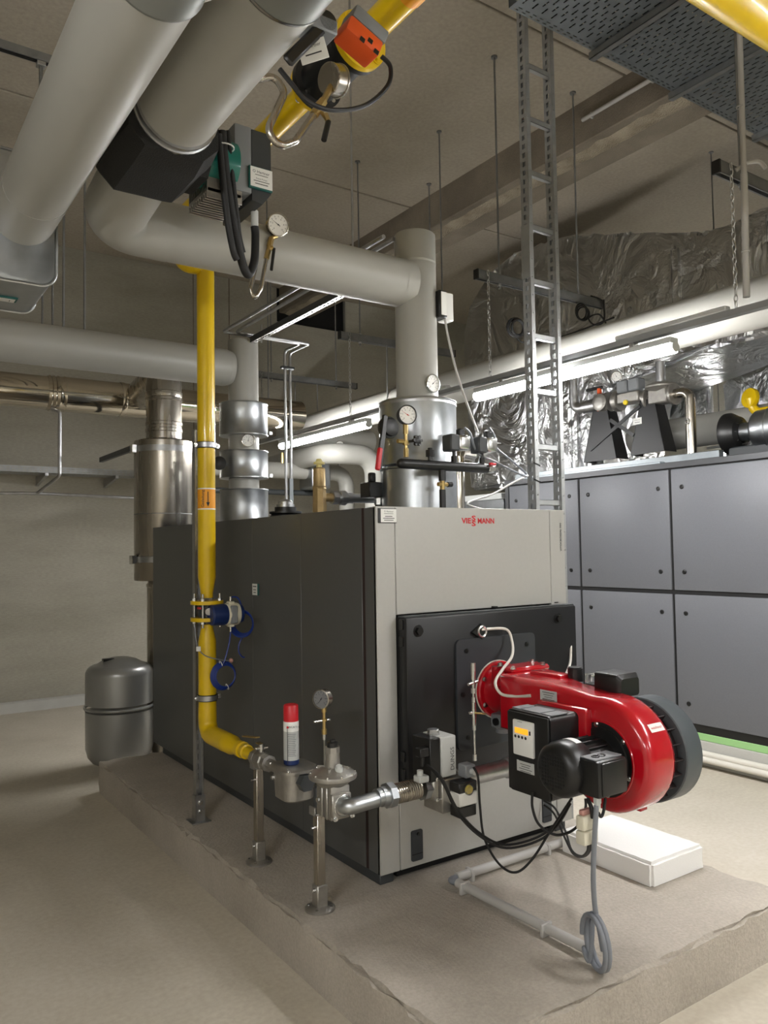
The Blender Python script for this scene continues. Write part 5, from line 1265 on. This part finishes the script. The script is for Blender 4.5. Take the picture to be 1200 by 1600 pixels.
# lever valve left of the sleeve
hc = PY(608, 668, .16)
t = thing('lever_valve', 'black round valve hub with long lever and red grip left of the metal sleeve', 'valve', (hc.x, .16, hc.z-.1))
finish(G().lathe(hc+YA*.02, -YA, [(0, .048), (.02, .050), (.024, .040), (.040, .038), (.044, .02)], 32), 'valve_hub', 'black', t)
finish(G().torus(hc-YA*.004, YA, .044, .004, 28, 6), 'hub_ring', 'dgrey', t)
pe = PY(592, 734, .13); d = (pe-PY(602, 650, .13)); n_ = d.normalized(); R5 = Matrix((n_, -YA, n_.cross(-YA))).transposed()
finish(G().obox(PY(597, 690, .13), (.24, .014, .026), R5, .004), 'lever', 'black', t)
finish(G().obox(PY(592, 717, .125), (.10, .020, .022), R5, .005), 'lever_grip', 'redp', t)
finish(G().cyl(hc+YA*.02, (hc.x+.12, .36, hc.z), .012, n=10), 'valve_shaft', 'zinc', t)
# safety valve
sy = .68
t = thing('safety_valve', 'bronze safety valve with yellow top on the boiler', 'valve', (PY(500, 795, sy).x, sy, ZT))
sx = PY(499, 760, sy).x; zz = lambda y: PY(500, y, sy).z
finish(G().lathe((sx, sy, ZT-.01), ZA, [(0, .036), (zz(788)-ZT+.01, .036), (zz(786)-ZT+.01, .034), (zz(762)-ZT+.01, .034), (zz(760)-ZT+.01, .037)], 8), 'valve_base', 'bronze', t, sharp=20)
finish(G().lathe((sx, sy, zz(764)), ZA, [(0, .036), (.01, .031), (zz(733)-zz(764), .030), (zz(731)-zz(764), .024)], 24), 'valve_bonnet', 'bronze', t)
finish(G().lathe((sx, sy, zz(733)), ZA, [(0, .014), (.022, .014), (.024, .028), (.034, .028), (.036, .018), (.05, .012)], 18), 'valve_cap', 'capyl', t)
zo = zz(777)
finish(G().cyl((sx, sy, zo), (sx+.085, sy, zo), .022, n=16), 'outlet', 'bronze', t)
o2 = finish(G().cyl((sx+.07, sy, zo), (sx+.10, sy, zo), .034, n=8).cyl((sx+.115, sy, zo), (sx+.15, sy, zo), .037, n=8).cyl((sx+.10, sy, zo), (sx+.19, sy, zo), .027, n=20), 'union_nut', 'zinc', t, sharp=20)
finish(G().cyl((sx+.15, sy, zo), (sx+.42, sy, zo-.0), .023, n=20), 'blow_off_pipe', 'zinc', t)
a = PY(583, 775, .55)
t = thing('level_limiter', 'small black box with plug on the boiler top beside the metal sleeve', 'switch', (a.x, .55, ZT))
finish(G().cyl((a.x+.03, .55, ZT-.01), (a.x+.03, .55, 1.80), .016, n=8), 'socket', 'black', t)
finish(G().cyl((a.x+.03, .55, 1.795), (a.x+.03, .55, 1.83), .020, n=6), 'hex_body', 'bolt', t)
finish(G().box((a.x-.045, .51, 1.83), (a.x+.045, .60, 1.905), .004), 'limiter_body', 'black', t)
finish(G().box((a.x-.02, .54, 1.905), (a.x+.015, .57, 1.955), .006), 'plug', 'black', t)
# black flue flange / air vent cap
cx_, cy_ = .20, 1.22
q = PY(446, 790, cy_)
t = thing('cleaning_flange', 'round black capped flange on the boiler top', 'flange', (q.x, cy_, ZT))
finish(G().lathe((q.x, cy_, ZT-.01), ZA, [(0, .085), (.030, .085), (.032, .075), (.040, .090), (.050, .090), (.052, .06), (.075, .06)], 32), 'flange_plate', 'black', t)
finish(G().lathe((q.x, cy_, ZT+.06), ZA, [(0, .05), (.02, .05), (.022, .042), (.034, .042), (.045, .03), (.05, .01)], 28), 'cap', 'zinc', t)
# pair of thin steel pipes above the boiler
TZ2 = 3.13
t = thing('thin_steel_pipes', 'pair of thin steel pipes dropping from under the ceiling behind the boiler', 'pipe', (.8, 2.7, 0))
for px_, pt, pxr, pyr in ((445, 548, 471, 537), (453, 551, 485, 537)):
    v1 = PZ(px_, pt, TZ2); c1 = PZ(pxr, pyr, TZ2); ye = min(c1.y, v1.y-.15)
    finish(G().tube([(v1.x, v1.y, .3), (v1.x, v1.y, TZ2), (v1.x, ye, TZ2), (v1.x-.62 if px_ < 450 else v1.x-.60, ye, TZ2), (v1.x-.62, PZ(640, 380, TZ2).y, TZ2)], .0115, 10, .035), 'steel_pipe', 'zinc', t)
v1 = PY(449, 575, PZ(445, 548, TZ2).y)
finish(G().box((v1.x-.055, v1.y-.02, v1.z-.01), (v1.x+.055, v1.y+.02, v1.z+.01), .003), 'pipe_clip', 'dgrey', t)
q = PY(455, 770, 1.28)
finish(G().box((q.x-.012, 1.275, ZT), (q.x+.012, 1.29, q.z+.08), .001), 'level_strip', 'trayz', label='short perforated strip standing behind the black capped flange', cat='strip')
# slotted channel carrying them
q = PZ(385, 541, 3.06)
t = thing('support_channel', 'slim slotted steel channel running above the boiler under the grey pipe', 'channel', (q.x, q.y, 3.06))
hl = []; x = .02
YE = PZ(585, 450, 3.06).y
while x < q.y-YE-.05: hl.append((.014, .026, x, x+.03)); x += .05
finish(G().sheet((q.x-.02, YE, 3.06), XA, YA, .04, q.y-YE, hl, .002), 'slotted_base', 'bolt', t)
finish(G().box((q.x-.02, YE, 3.06), (q.x-.018, q.y, 3.102)).box((q.x+.018, YE, 3.06), (q.x+.02, q.y, 3.102)), 'channel_side', 'dgrey', t)
finish(G().box((q.x-.021, q.y-.002, 3.059), (q.x+.021, q.y+.006, 3.103), .001), 'end_cap', 'black', t)
for dy in (.25, q.y-YE-.1): finish(G().cyl((q.x, q.y-dy, 3.03), (q.x, q.y-dy, H if dy > .3 else 3.16), .006, n=8), 'threaded_rod', 'zinc', t)
# white controller box on riser A with cable
bx0 = PY(697, 474, .36)
t = thing('sensor_box', 'small white and black sensor box strapped to the grey riser', 'sensor', (bx0.x, .36, bx0.z-.08))
a = PY(686, 452, .33); b = PY(699, 497, .33); c_ = PY(711, 490, .33)
finish(G().box((a.x, .33, b.z), (b.x+.002, .40, a.z), .005), 'sensor_body', 'black', t)
finish(G().box((b.x, .345, b.z-.005), (c_.x+.005, .41, a.z), .005), 'sensor_cover', 'white', t)
finish(G().box((a.x+.012, .327, b.z+.012), (b.x-.004, .332, a.z-.008), .001), 'sensor_label', 'paper', t)
cab('sensor_cable', [PY(695, 498, .35), PY(703, 540, .33), PY(716, 590, .28), PY(733, 640, .22), PY(747, 676, .17)], .0055, 'conduit', 'pale grey cable slanting from the sensor box down to the manifold')
cab('sensor_cable', [V((.80, .2, ZT+.005)), PY(730, 790, .25)+V((0, 0, .01)), PY(770, 772, .3), PY(800, 755, .32), PY(825, 743, .34)], .0055, 'conduit', 'grey cable rising from the boiler top edge to the ladder')
finish(G().box((.70, .25, ZT-.005), (1.02, .33, ZT+.018), .003), 'rubber_mat', 'black', label='flat black strip lying on the boiler top right of the sleeve', cat='strip')

# ================================================================ things on the plinth in front
t = thing('polystyrene_block', 'white polystyrene foam block lying on the plinth under the burner', 'foam block', (1.06, -.4, ZP))
g = rough_box(.880, 1.232, -.640, -.150, ZP+.001, ZP+.097, .03, .0008)
finish(g, 'foam_body', 'eps', t, sharp=30)
# conduit on the floor of the plinth
t = thing('floor_conduit', 'grey plastic conduit clipped to the plinth in an L around the burner', 'conduit', (.25, -.4, ZP))
zc = ZP+.030
c0 = V((.235, -.150, zc))
finish(G().cyl((.27, -.150, zc), (.90, -.140, zc), .018, n=16), 'conduit_tube', 'conduit', t)
finish(G().cyl((.245, -.19, zc-.002), (.258, -.845, zc-.002), .018, n=16), 'conduit_tube', 'conduit', t)
finish(G().tube([(.29, -.150, zc), (.222, -.150, zc), (.246, -.20, zc), (.25, -.26, zc)], .012, 10, .03), 'bend_cable', 'cable', t)
for p in ((.345, -.149), (.80, -.141)): finish(G().box((p[0]-.008, p[1]-.024, ZP), (p[0]+.008, p[1]+.024, zc+.020), .004), 'clip', 'conduit', t)
for p in ((.244, -.235), (.253, -.665)): finish(G().box((p[0]-.026, p[1]-.008, ZP), (p[0]+.026, p[1]+.008, zc+.018), .004), 'clip', 'conduit', t)
# motor cable with coil
gl = V((.181+.022, -.955, TBZ-.035)) if False else None
top = PY(932, 1258, -.955)
pts = [top, PY(929, 1310, -.95), PY(927, 1370, -.94), PY(930, 1420, -.93), PY(937, 1455, -.93), PY(942, 1485, -.93)]
g = G().curve(pts, .0085, 10, 8)
cc = PY(926, 1482, -.925); ax_ = V((.945, -.33, .05)).normalized(); x, y = orth(ax_)
hl_ = [cc+ax_*(.010*k/14)+x*(.066*math.cos(2*math.pi*k/20))+y*(.086*math.sin(2*math.pi*k/20)) for k in range(44)]
zmin = min(p.z for p in hl_); hl_ = [p+V((0, 0, ZP+.010-zmin)) for p in hl_]
g.tube(hl_, .0085, 10)
g.curve([hl_[-1], PY(922, 1500, -.90), PY(912, 1483, -.87), V((.258, -.84, zc))], .0075, 8)
mc = finish(g, 'motor_cable', 'cable', label='grey motor cable hanging from the burner to a coil on the plinth', cat='cable')
finish(G().torus(PY(943, 1477, -.93), V((.3, 0, 1)), .013, .003, 12, 5), 'cable_tie', 'white', mc)
# inline connector under the motor
a = PY(910, 1277, -.93); b = PY(935, 1315, -.93)
t = thing('plug_connector', 'cream multi-pole plug connector hanging under the burner motor', 'connector', ((a.x+b.x)/2, -.92, b.z))
mid = (a.z+b.z)/2
finish(G().box((a.x, -.935, mid), (b.x-.008, -.90, a.z), .006, 2), 'socket_half', 'cream', t)
finish(G().box((a.x, -.937, b.z), (b.x-.006, -.898, mid-.003), .006, 2), 'plug_half', 'cream', t)
finish(G().box((a.x+.006, -.928, a.z), (b.x-.016, -.907, a.z+.018), .004), 'strain_relief', 'pink', t)
# black control cables
K = lambda x, y, Y: PY(x, y, Y)
def kab(pts, r, lb): return finish(G().curve(pts, r, 8, 8), 'control_cable', 'rub', label=lb, cat='cable', group='black burner control cables')
kab([K(668, 1196, -.29), K(690, 1216, -.37), K(715, 1265, -.39), K(750, 1302, -.40), K(790, 1320, -.42), K(840, 1308, -.47), K(870, 1285, -.52), K(888, 1255, -.62)], .0047, 'black cable from the solenoid valve sweeping low to the burner, upper strand')
kab([K(672, 1200, -.29), K(692, 1223, -.37), K(716, 1272, -.39), K(752, 1308, -.41), K(792, 1325, -.43), K(842, 1313, -.48), K(872, 1288, -.53), K(891, 1256, -.63)], .0047, 'black cable from the solenoid valve sweeping low to the burner, lower strand')
kab([K(740, 1199, -.345), K(747, 1215, -.37), K(750, 1260, -.37), K(757, 1310, -.38), K(780, 1350, -.40), K(806, 1363, -.42), K(832, 1342, -.46), K(862, 1295, -.52), K(893, 1248, -.64)], .0047, 'black cable looping almost to the plinth below the gas valve')
kab([K(832, 1238, -.68), K(832, 1262, -.68), K(842, 1288, -.70), K(866, 1304, -.74), K(890, 1300, -.80), K(908, 1284, -.86), K(915, 1262, -.86), K(915, 1248, -.86)], .0047, 'black cable loop hanging between control box and motor')
kab([K(850, 1251, -.02), K(868, 1264, -.10), K(884, 1300, -.3), K(893, 1328, -.5), K(908, 1338, -.7), K(918, 1330, -.85), K(919, 1315, -.92)], .0047, 'black cable from the cleaning cover curving up to the cream connector')
kab([K(850, 1258, -.02), K(866, 1272, -.10), K(882, 1308, -.3), K(896, 1334, -.5), K(912, 1338, -.7), K(922, 1328, -.85), K(923, 1315, -.92)], .0047, 'second black cable from the cleaning cover to the cream connector')
kab([K(918, 1248, -.92), K(924, 1262, -.94), K(926, 1278, -.94)], .007, 'short black cable between motor and cream connector')
kab([K(946, 1247, -.95), K(943, 1268, -.95), K(939, 1276, -.95), K(935, 1270, -.95)], .005, 'short curled black wire right of the grey motor cable')

# ================================================================ air handling unit at the right
AXF = 3.245
finish(G().box((AXF, -7.9, 0), (5.3, 2.75, .178), .006), 'equipment_base', 'kerb', label='long low pale concrete base under the air handling unit', cat='plinth')
finish(G().box((AXF+.004, -7.9, .178), (5.2, 2.74, .228), .004), 'edge_strip', 'green', label='green strip along the foot of the air handling unit', cat='strip')
cols = [2.66, 1.785, .905, .025, -.855, -1.735]
t = thing('air_handling_unit', 'large grey air handling unit with square access panels', 'air handling unit', (4.0, .5, .228))
finish(G().box((AXF+.012, cols[-1], .228), (4.75, cols[0], .290)), 'base_frame', 'black', t)
finish(G().box((AXF+.012, cols[-1], .285), (4.75, cols[0], 2.15)), 'casing', 'gap', t)
finish(G().box((AXF-.004, cols[-1]-.01, 2.140), (4.76, cols[0]+.01, 2.185), .003), 'top_frame', 'ahuf', t)
finish(G().box((AXF-.004, cols[0]-.04, .285), (4.76, cols[0]+.005, 2.145), .002), 'corner_post', 'ahuf', t)
for i in range(len(cols)-1):
    ya_, yb_ = cols[i+1]+.011, cols[i]-(.045 if i == 0 else .011)
    for za, zb__ in ((.287, 1.208), (1.238, 2.130)):
        p_ = finish(G().box((AXF, ya_, za), (AXF+.03, yb_, zb__), .006, 2), 'access_panel', 'ahu', t)
        for yy in (ya_+.09, yb_-.09):
            for zz_ in (za+.135, zb__-.135):
                finish(G().lathe((AXF, yy, zz_), -XA, [(0, .017), (.004, .017), (.006, .012), (.003, .010)], 16), 'panel_lock', 'black', p_)
# pipes on the floor along the base
for (xa_, ya_, yb_), lb in (((3.215, 1177, 1200), 'upper of two white conduits along the unit base'), ((3.195, 1186, 1209), 'lower of two white conduits along the unit base')):
    z = PX(1097, ya_, xa_).z
    finish(G().cyl((xa_, -7.5, z), (xa_, 2.6, z), .022, n=14), 'floor_conduit_run', 'wcable', label=lb, cat='conduit')
# low light cabinet beyond the unit
t = thing('low_cabinet', 'light grey low cabinet beyond the end of the air handling unit', 'cabinet', (3.9, 3.2, 0))
finish(G().box((3.35, 2.76, 0), (4.6, 4.1, 1.93), .006), 'cabinet_body', 'lgrey', t)
finish(G().box((3.30, 2.75, 1.93), (4.65, 4.15, 2.03), .006), 'cabinet_top', 'galv', t)
finish(G().box((3.32, 2.80, 2.03), (3.60, 4.1, 2.09), .006), 'cabinet_rail', 'lgrey', t)
# rails on the unit top
for (x, z0, z1, ya_, yb_), lb in (((3.36, 2.185, 2.245, .55, 2.62), 'bright galvanised rail along the front of the unit top'), ((3.30, 2.185, 2.203, 1.0, 2.3), 'flat galvanised strip lying on the unit top edge')):
    finish(G().box((x-.03, ya_, z0), (x+.03, yb_, z1), .003), 'top_rail', 'trayz', label=lb, cat='rail')
# gas train on black stands
SXp = 3.55
t = thing('stand_frame', 'two black steel plates with cross braces carrying the rear gas train', 'stand', (SXp, 1.6, 2.19))
def tz(pts, dx=.012, X=SXp): return G().prism([PX(x, y, X) for x, y in pts], (dx, 0, 0))
for b, (pl) in enumerate(([(912, 723), (963, 716), (949, 640), (926, 644)], [(985, 712), (1038, 704), (1022, 622), (1000, 626)])):
    g = tz(pl); g2 = [PX(x, y, SXp) for x, y in pl]
    P_ = finish(g, 'stand_plate', 'blackp', t)
    e = g2[0]; e2 = g2[3]
    finish(G().prism([e, e2, e2+V((.12, 0, 0)), e+V((.16, 0, 0))], (0, -.006, 0)), 'side_flange', 'blackp', t)
    e = g2[1]; e2 = g2[2]
    finish(G().prism([e, e2, e2+V((.12, 0, 0)), e+V((.16, 0, 0))], (0, .006, 0)), 'side_flange', 'blackp', t)
for a, b in (((922, 703), (1000, 634)), ((953, 656), (990, 680))):
    p, q = PX(*a, SXp-.006), PX(*b, SXp-.006); d = (q-p); n_ = d.normalized(); finish(G().obox((p+q)/2, (d.length, .008, .03), Matrix((n_, XA, n_.cross(XA))).transposed()), 'cross_brace', 'blackp', t)
q = PX(996, 658, SXp-.001)
plate(t, q, -YA, ZA, .085, .055, 'paper', [('O Hertner', .013, 0, .008, 'ink'), ('~', .011, 0, -.01, 'ink')], .002)
t = thing('rear_gas_train', 'cast aluminium gas valve train with orange valve above the air handling unit', 'gas train', (SXp, 1.6, 2.55))
cx = SXp+.05
c = PX(948, 630, cx)
finish(G().lathe(c, YA, [(-.05, .075), (-.04, .090), (.02, .090), (.03, .06), (.16, .05)], 28), 'valve_flange', 'cast', t)
finish(G().lathe(c+V((-.08, 0, 0)), -XA, [(0, .075), (.02, .073), (.03, .05), (.032, .03)], 24), 'filter_cover', 'cast', t)
finish(G().box(c+V((-.02, .06, -.09)), c+V((.02, .09, .10)), .006).cyl(c+V((0, .075, .1)), c+V((0, .075, .14)), .02, n=10), 'orange_valve', 'orange', t)
finish(G().box(c+V((-.012, .04, .135)), c+V((.012, .22, .160)), .006), 'valve_lever', 'black', t)
finish(G().cyl(c+V((0, .1, 0)), c+V((0, .24, 0)), .06, n=20), 'inlet_pipe', 'zinc', t)
finish(G().tube([c+V((0, .22, 0)), c+V((0, .36, 0)), c+V((0, .36, .3))], .045, 16, .08), 'inlet_bend', 'zinc', t)
c2 = PX(985, 612, cx)
finish(G().box(c2+V((-.06, -.12, -.10)), c2+V((.06, .10, -.01)), .01), 'valve_block', 'cast', t)
finish(G().lathe(c2+V((0, .12, -.06)), YA, [(-.02, .085), (.0, .09), (.03, .085)], 24), 'block_flange', 'cast', t)
for dy in (.055, -.06): finish(G().box(c2+V((-.055, dy-.055, -.005)), c2+V((.055, dy+.05, .10)), .012), 'coil_box', 'mgrey', t)
finish(G().lathe(PX(978, 629, cx-.065), -XA, [(0, .022), (.012, .020)], 16), 'dial_knob', 'yl', t)
gg = PX(963, 588, cx-.02)
gauge(t, gg, V((-1, -.6, -.1)), .042, .02, ang=120)
finish(G().cyl(gg+V((.02, .01, -.03)), gg+V((.02, .01, -.13)), .006, n=8), 'gauge_stem', 'zinc', t)
c3 = PX(1033, 612, cx)
finish(G().lathe(c3+V((0, 0, .03)), ZA, [(-.03, .06), (.0, .12), (.012, .125), (.024, .12), (.04, .08), (.045, .04)], 32), 'regulator_dome', 'cast', t)
finish(G().cyl(c3+V((0, 0, .07)), c3+V((0, 0, .24)), .038, n=18), 'regulator_tower', 'zinc', t)
finish(G().box(c3+V((-.06, -.09, -.10)), c3+V((.06, .09, .02)), .012), 'regulator_body', 'cast', t)
for dy in (-.13, .11): finish(G().lathe(c3+V((0, dy, -.04)), YA, [(0, .085), (.02, .085)], 24), 'regulator_flange', 'cast', t)
finish(G().cyl(c3+V((0, .11, -.05)), c2+V((0, -.1, -.06)), .045, n=16), 'link_pipe', 'cast', t)
k = PX(1078, 618, cx)
kz = c3.z-.04
finish(G().tube([c3+V((0, -.13, -.04)), (cx, k.y, kz), (cx, k.y, 2.19)], .040, 20, .09), 'down_pipe', 'steel', t)
finish(G().torus((cx-.045, k.y, kz-.24), XA, .018, .006, 14, 6), 'test_nipple', 'bolt', t)
# grey pipe behind and second burner head at the right edge
pz_ = PX(1100, 672, 4.15)
finish(G().cyl((4.15, -6, pz_.z), (4.15, 1.9, pz_.z), .135, n=28), 'rear_grey_pipe', 'jacket', label='thick grey pipe lying behind the black stands above the unit', cat='pipe')
c4 = PX(1150, 677, 3.70)
t = thing('fan_inlet', 'black funnel ring joined to a ribbed steel duct piece on the unit', 'fan inlet', (3.7, c4.y, 2.19))
finish(G().lathe(c4+V((0, .06, 0)), -YA, [(0, .15), (.0, .158), (.03, .158), (.07, .135), (.10, .12), (.12, .075), (.10, .07), (.02, .145)], 36), 'inlet_ring', 'black', t)
finish(G().lathe(c4+V((0, -.05, 0)), -YA, [(0, .07), (.10, .07), (.12, .13), (.14, .145), (.22, .145), (.225, .152), (.24, .152), (.245, .145), (.60, .145)], 36), 'duct_piece', 'galv', t)
for k in range(8):
    a = math.radians(45*k); finish(G().obox(c4+V((.09*math.cos(a), -.01, .09*math.sin(a))), (.02, .10, .006)), 'vane', 'black', t)
finish(G().box((3.62, c4.y-.35, 2.185), (3.78, c4.y+.02, c4.z-.11), .01), 'duct_foot', 'dgrey', t)
e = PX(1172, 622, 3.92)
t = thing('yellow_branch', 'short yellow gas branch with round flange at the right edge', 'pipe', e)
finish(G().lathe(e, V((-1, .3, .1)), [(-.02, .075), (0, .078), (.015, .075)], 24), 'flange', 'yellow', t)
finish(G().tube([e, e+V((.02, -.02, -.12)), e+V((.02, -1.6, -.06))], .035, 16, .08), 'branch_pipe', 'yellow', t)
# foil wrapped ducts
def crumple(loop, x0, x1, st=.13, amp=.012, seed=1):
    bm = bmesh.new(); vs = [bm.verts.new((x0, y, z)) for y, z in loop]; f_ = bm.faces.new(vs)
    r_ = bmesh.ops.extrude_face_region(bm, geom=[f_]); bmesh.ops.translate(bm, verts=[v_ for v_ in r_['geom'] if isinstance(v_, bmesh.types.BMVert)], vec=(x1-x0, 0, 0))
    bmesh.ops.recalc_face_normals(bm, faces=bm.faces[:])
    bmesh.ops.bevel(bm, geom=bm.edges[:], offset=.03, segments=2, affect='EDGES')
    lo = [min(v_.co[i] for v_ in bm.verts) for i in range(3)]; hi = [max(v_.co[i] for v_ in bm.verts) for i in range(3)]
    for ax in range(3):
        n = int((hi[ax]-lo[ax])/st)
        for i in range(1, n):
            c = [0, 0, 0]; c[ax] = lo[ax]+(hi[ax]-lo[ax])*i/n; nn = [0, 0, 0]; nn[ax] = 1
            bmesh.ops.bisect_plane(bm, geom=bm.verts[:]+bm.edges[:]+bm.faces[:], plane_co=c, plane_no=nn)
    bmesh.ops.triangulate(bm, faces=bm.faces[:]); rs = random.Random(seed)
    for v_ in bm.verts: v_.co += V((rs.uniform(-amp, amp), rs.uniform(-amp*.6, amp*.6), rs.uniform(-amp, amp)))
    bm.verts.index_update(); g = G().add([v_.co.copy() for v_ in bm.verts], [[q.index for q in f.verts] for f in bm.faces]); bm.free(); return g
XF = 3.75
L1 = [PX(x, y, XF) for x, y in ((733, 765), (727, 600), (722, 530), (732, 480), (760, 430), (800, 395), (850, 377), (900, 366), (980, 362), (1100, 362))]
L1 = [(p.y, p.z) for p in L1]; zt1 = L1[-1][1]
L1[0] = (L1[0][0], 2.19)
lp_ = L1+[(-1.0, zt1+.05), (-1.0, 3.10), (.9, 3.10), (1.9, 2.95), (2.05, 2.19)]
t = thing('foil_duct', 'large air duct wrapped in crumpled aluminium foil bending down to the unit', 'duct', (XF+.4, 2.5, 2.19))
finish(crumple(lp_, XF, 4.75), 'foil_wrap', 'foil', t, sharp=30)
for yy in (2.75, 2.2): finish(crumple([(yy, 2.21), (yy+.10, 2.21), (yy+.10, 3.25), (yy, 3.25)], XF-.022, XF-.004, .1, .004, 5), 'tape_band', 'foil', t)
for yy in (2.3, 1.1, .3): finish(crumple([(yy, 3.15), (yy+.09, 3.15), (yy+.09, 4.0), (yy, 4.0)], XF-.02, XF-.004, .1, .004, 6), 'tape_band', 'foil', t)
for y, z in ((1.6, 3.6), (.2, 3.5), (2.9, 3.2)): finish(G().lathe((XF, y, z), -XA, [(0, .03), (.02, .02), (.022, .004)], 12), 'insulation_pin', 'zinc', t)
XF2 = 4.9
e = [PX(x, y, XF2) for x, y in ((1128, 650), (1128, 595), (1150, 578), (1200, 565))]
lp2 = [(e[0].y, 2.3), (e[1].y, e[1].z), (e[2].y, e[2].z), (e[3].y, e[3].z+.02), (-2.5, e[3].z+.05), (-2.5, 2.3)]
finish(crumple(lp2, XF2, 5.6, seed=4), 'foil_duct', 'foil', label='lower foil wrapped duct at the right edge behind the yellow branch', cat='duct', sharp=30)
e = [PX(x, y, XF2-.15) for x, y in ((880, 700), (880, 560), (1105, 505), (1105, 650))]
finish(crumple([(p.y, p.z) for p in e], XF2-.12, XF2-.02, seed=8), 'foil_duct', 'foil', label='foil wrapped duct behind the rear gas train', cat='duct', sharp=30)

# ================================================================ background behind the boiler
t = thing('return_header', 'grey insulated pipe with metal valve box and bend far behind the boiler', 'pipe', (1.6, 4.75, .9))
HY = 4.75
a = PY(420, 734, HY); b = PY(541, 734, HY)
finish(G().tube([(a.x-1.2, HY, a.z), (b.x, HY, a.z), (b.x, HY, 1.95)], .085, 24, .15), 'pipe_run', 'jacket', t, sharp=60)
finish(G().lathe((b.x, HY, 0), ZA, [(0, .09), (1.95, .09), (1.955, .093), (1.97, .093), (1.97, .08)], 28), 'metal_sleeve', 'galv', t)
bb = PY(493, 738, HY)
finish(G().box((bb.x-.13, HY-.15, bb.z-.19), (bb.x+.11, HY+.15, bb.z+.16), .03, 3), 'valve_box', 'galv', t)
finish(G().tube([(a.x-1.2, HY+.15, a.z-.22), (2.6, HY+.15, a.z-.22)], .03, 12), 'lower_pipe', 'dgrey', t)
gg = PY(531, 696, HY-.05)
t = thing('pressure_gauge', 'small distant pressure gauge on brass valve above the rear grey pipe', 'gauge', (gg.x, HY, a.z+.08))
gauge(t, gg, V((-.3, -1, 0)), .05, .03, ang=120)
finish(G().cyl(gg+V((0, .02, -.04)), gg+V((0, .02, -.10)), .010, n=8), 'stem', 'zinc', t)
finish(G().cyl(gg+V((0, .02, -.10)), gg+V((0, .02, -.20)), .016, n=8), 'gauge_valve', 'brass', t)
finish(G().sph(gg+V((.07, 0, -.12)), .03, 10), 'valve_knob', 'black', t)
finish(G().tube([gg+V((0, .02, -.2)), (gg.x, HY, a.z+.03)], .012, 8), 'lower_stem', 'zinc', t)
b1_ = PY(441, 715, HY-.03)
t = thing('vent_cock', 'small brass vent cock behind the thin steel pipes', 'valve', (b1_.x, HY, a.z+.08))
finish(G().cyl((b1_.x, HY-.03, a.z+.06), (b1_.x, HY-.03, b1_.z-.05), .012, n=8), 'stem', 'zinc', t)
finish(G().cyl((b1_.x, HY-.03, b1_.z-.06), (b1_.x, HY-.03, b1_.z+.05), .018, n=8), 'cock', 'brass', t)
# second grey pipe bending down to the floor
q = PY(585, 720, 4.12); zq = min(2.55, PY(560, 668, 4.12).z)
t = thing('branch_riser', 'grey insulated pipe bending down behind the metal sleeve, under the rear lamp', 'pipe', (q.x, 4.12, 0))
finish(G().tube([(q.x-.55, 5.98, zq), (q.x-.55, 4.12, zq), (q.x, 4.12, zq), (q.x, 4.12, 2.0)], .105, 28, .2, 10), 'jacket', 'jacket', t, sharp=60)
finish(G().lathe((q.x, 4.12, 0), ZA, [(0, .085), (1.98, .085), (1.985, .09), (2.0, .09), (2.0, .07)], 28), 'metal_sleeve', 'galv', t)
# bright steel flue pipe right of the manifold
q = PX(716, 720, 1.95)
t = thing('steel_standpipe', 'bright vertical steel pipe just right of the boiler sleeve', 'pipe', (1.95, q.y, 0))
finish(G().cyl((1.95, q.y, 0), (1.95, q.y, 2.20), .045, n=24), 'standpipe', 'polish', t)
finish(G().tube([(1.95, q.y, 2.18), (1.95, q.y, 2.28), (2.25, q.y+.2, 2.30)], .047, 18, .06), 'standpipe_bend', 'polish', t)
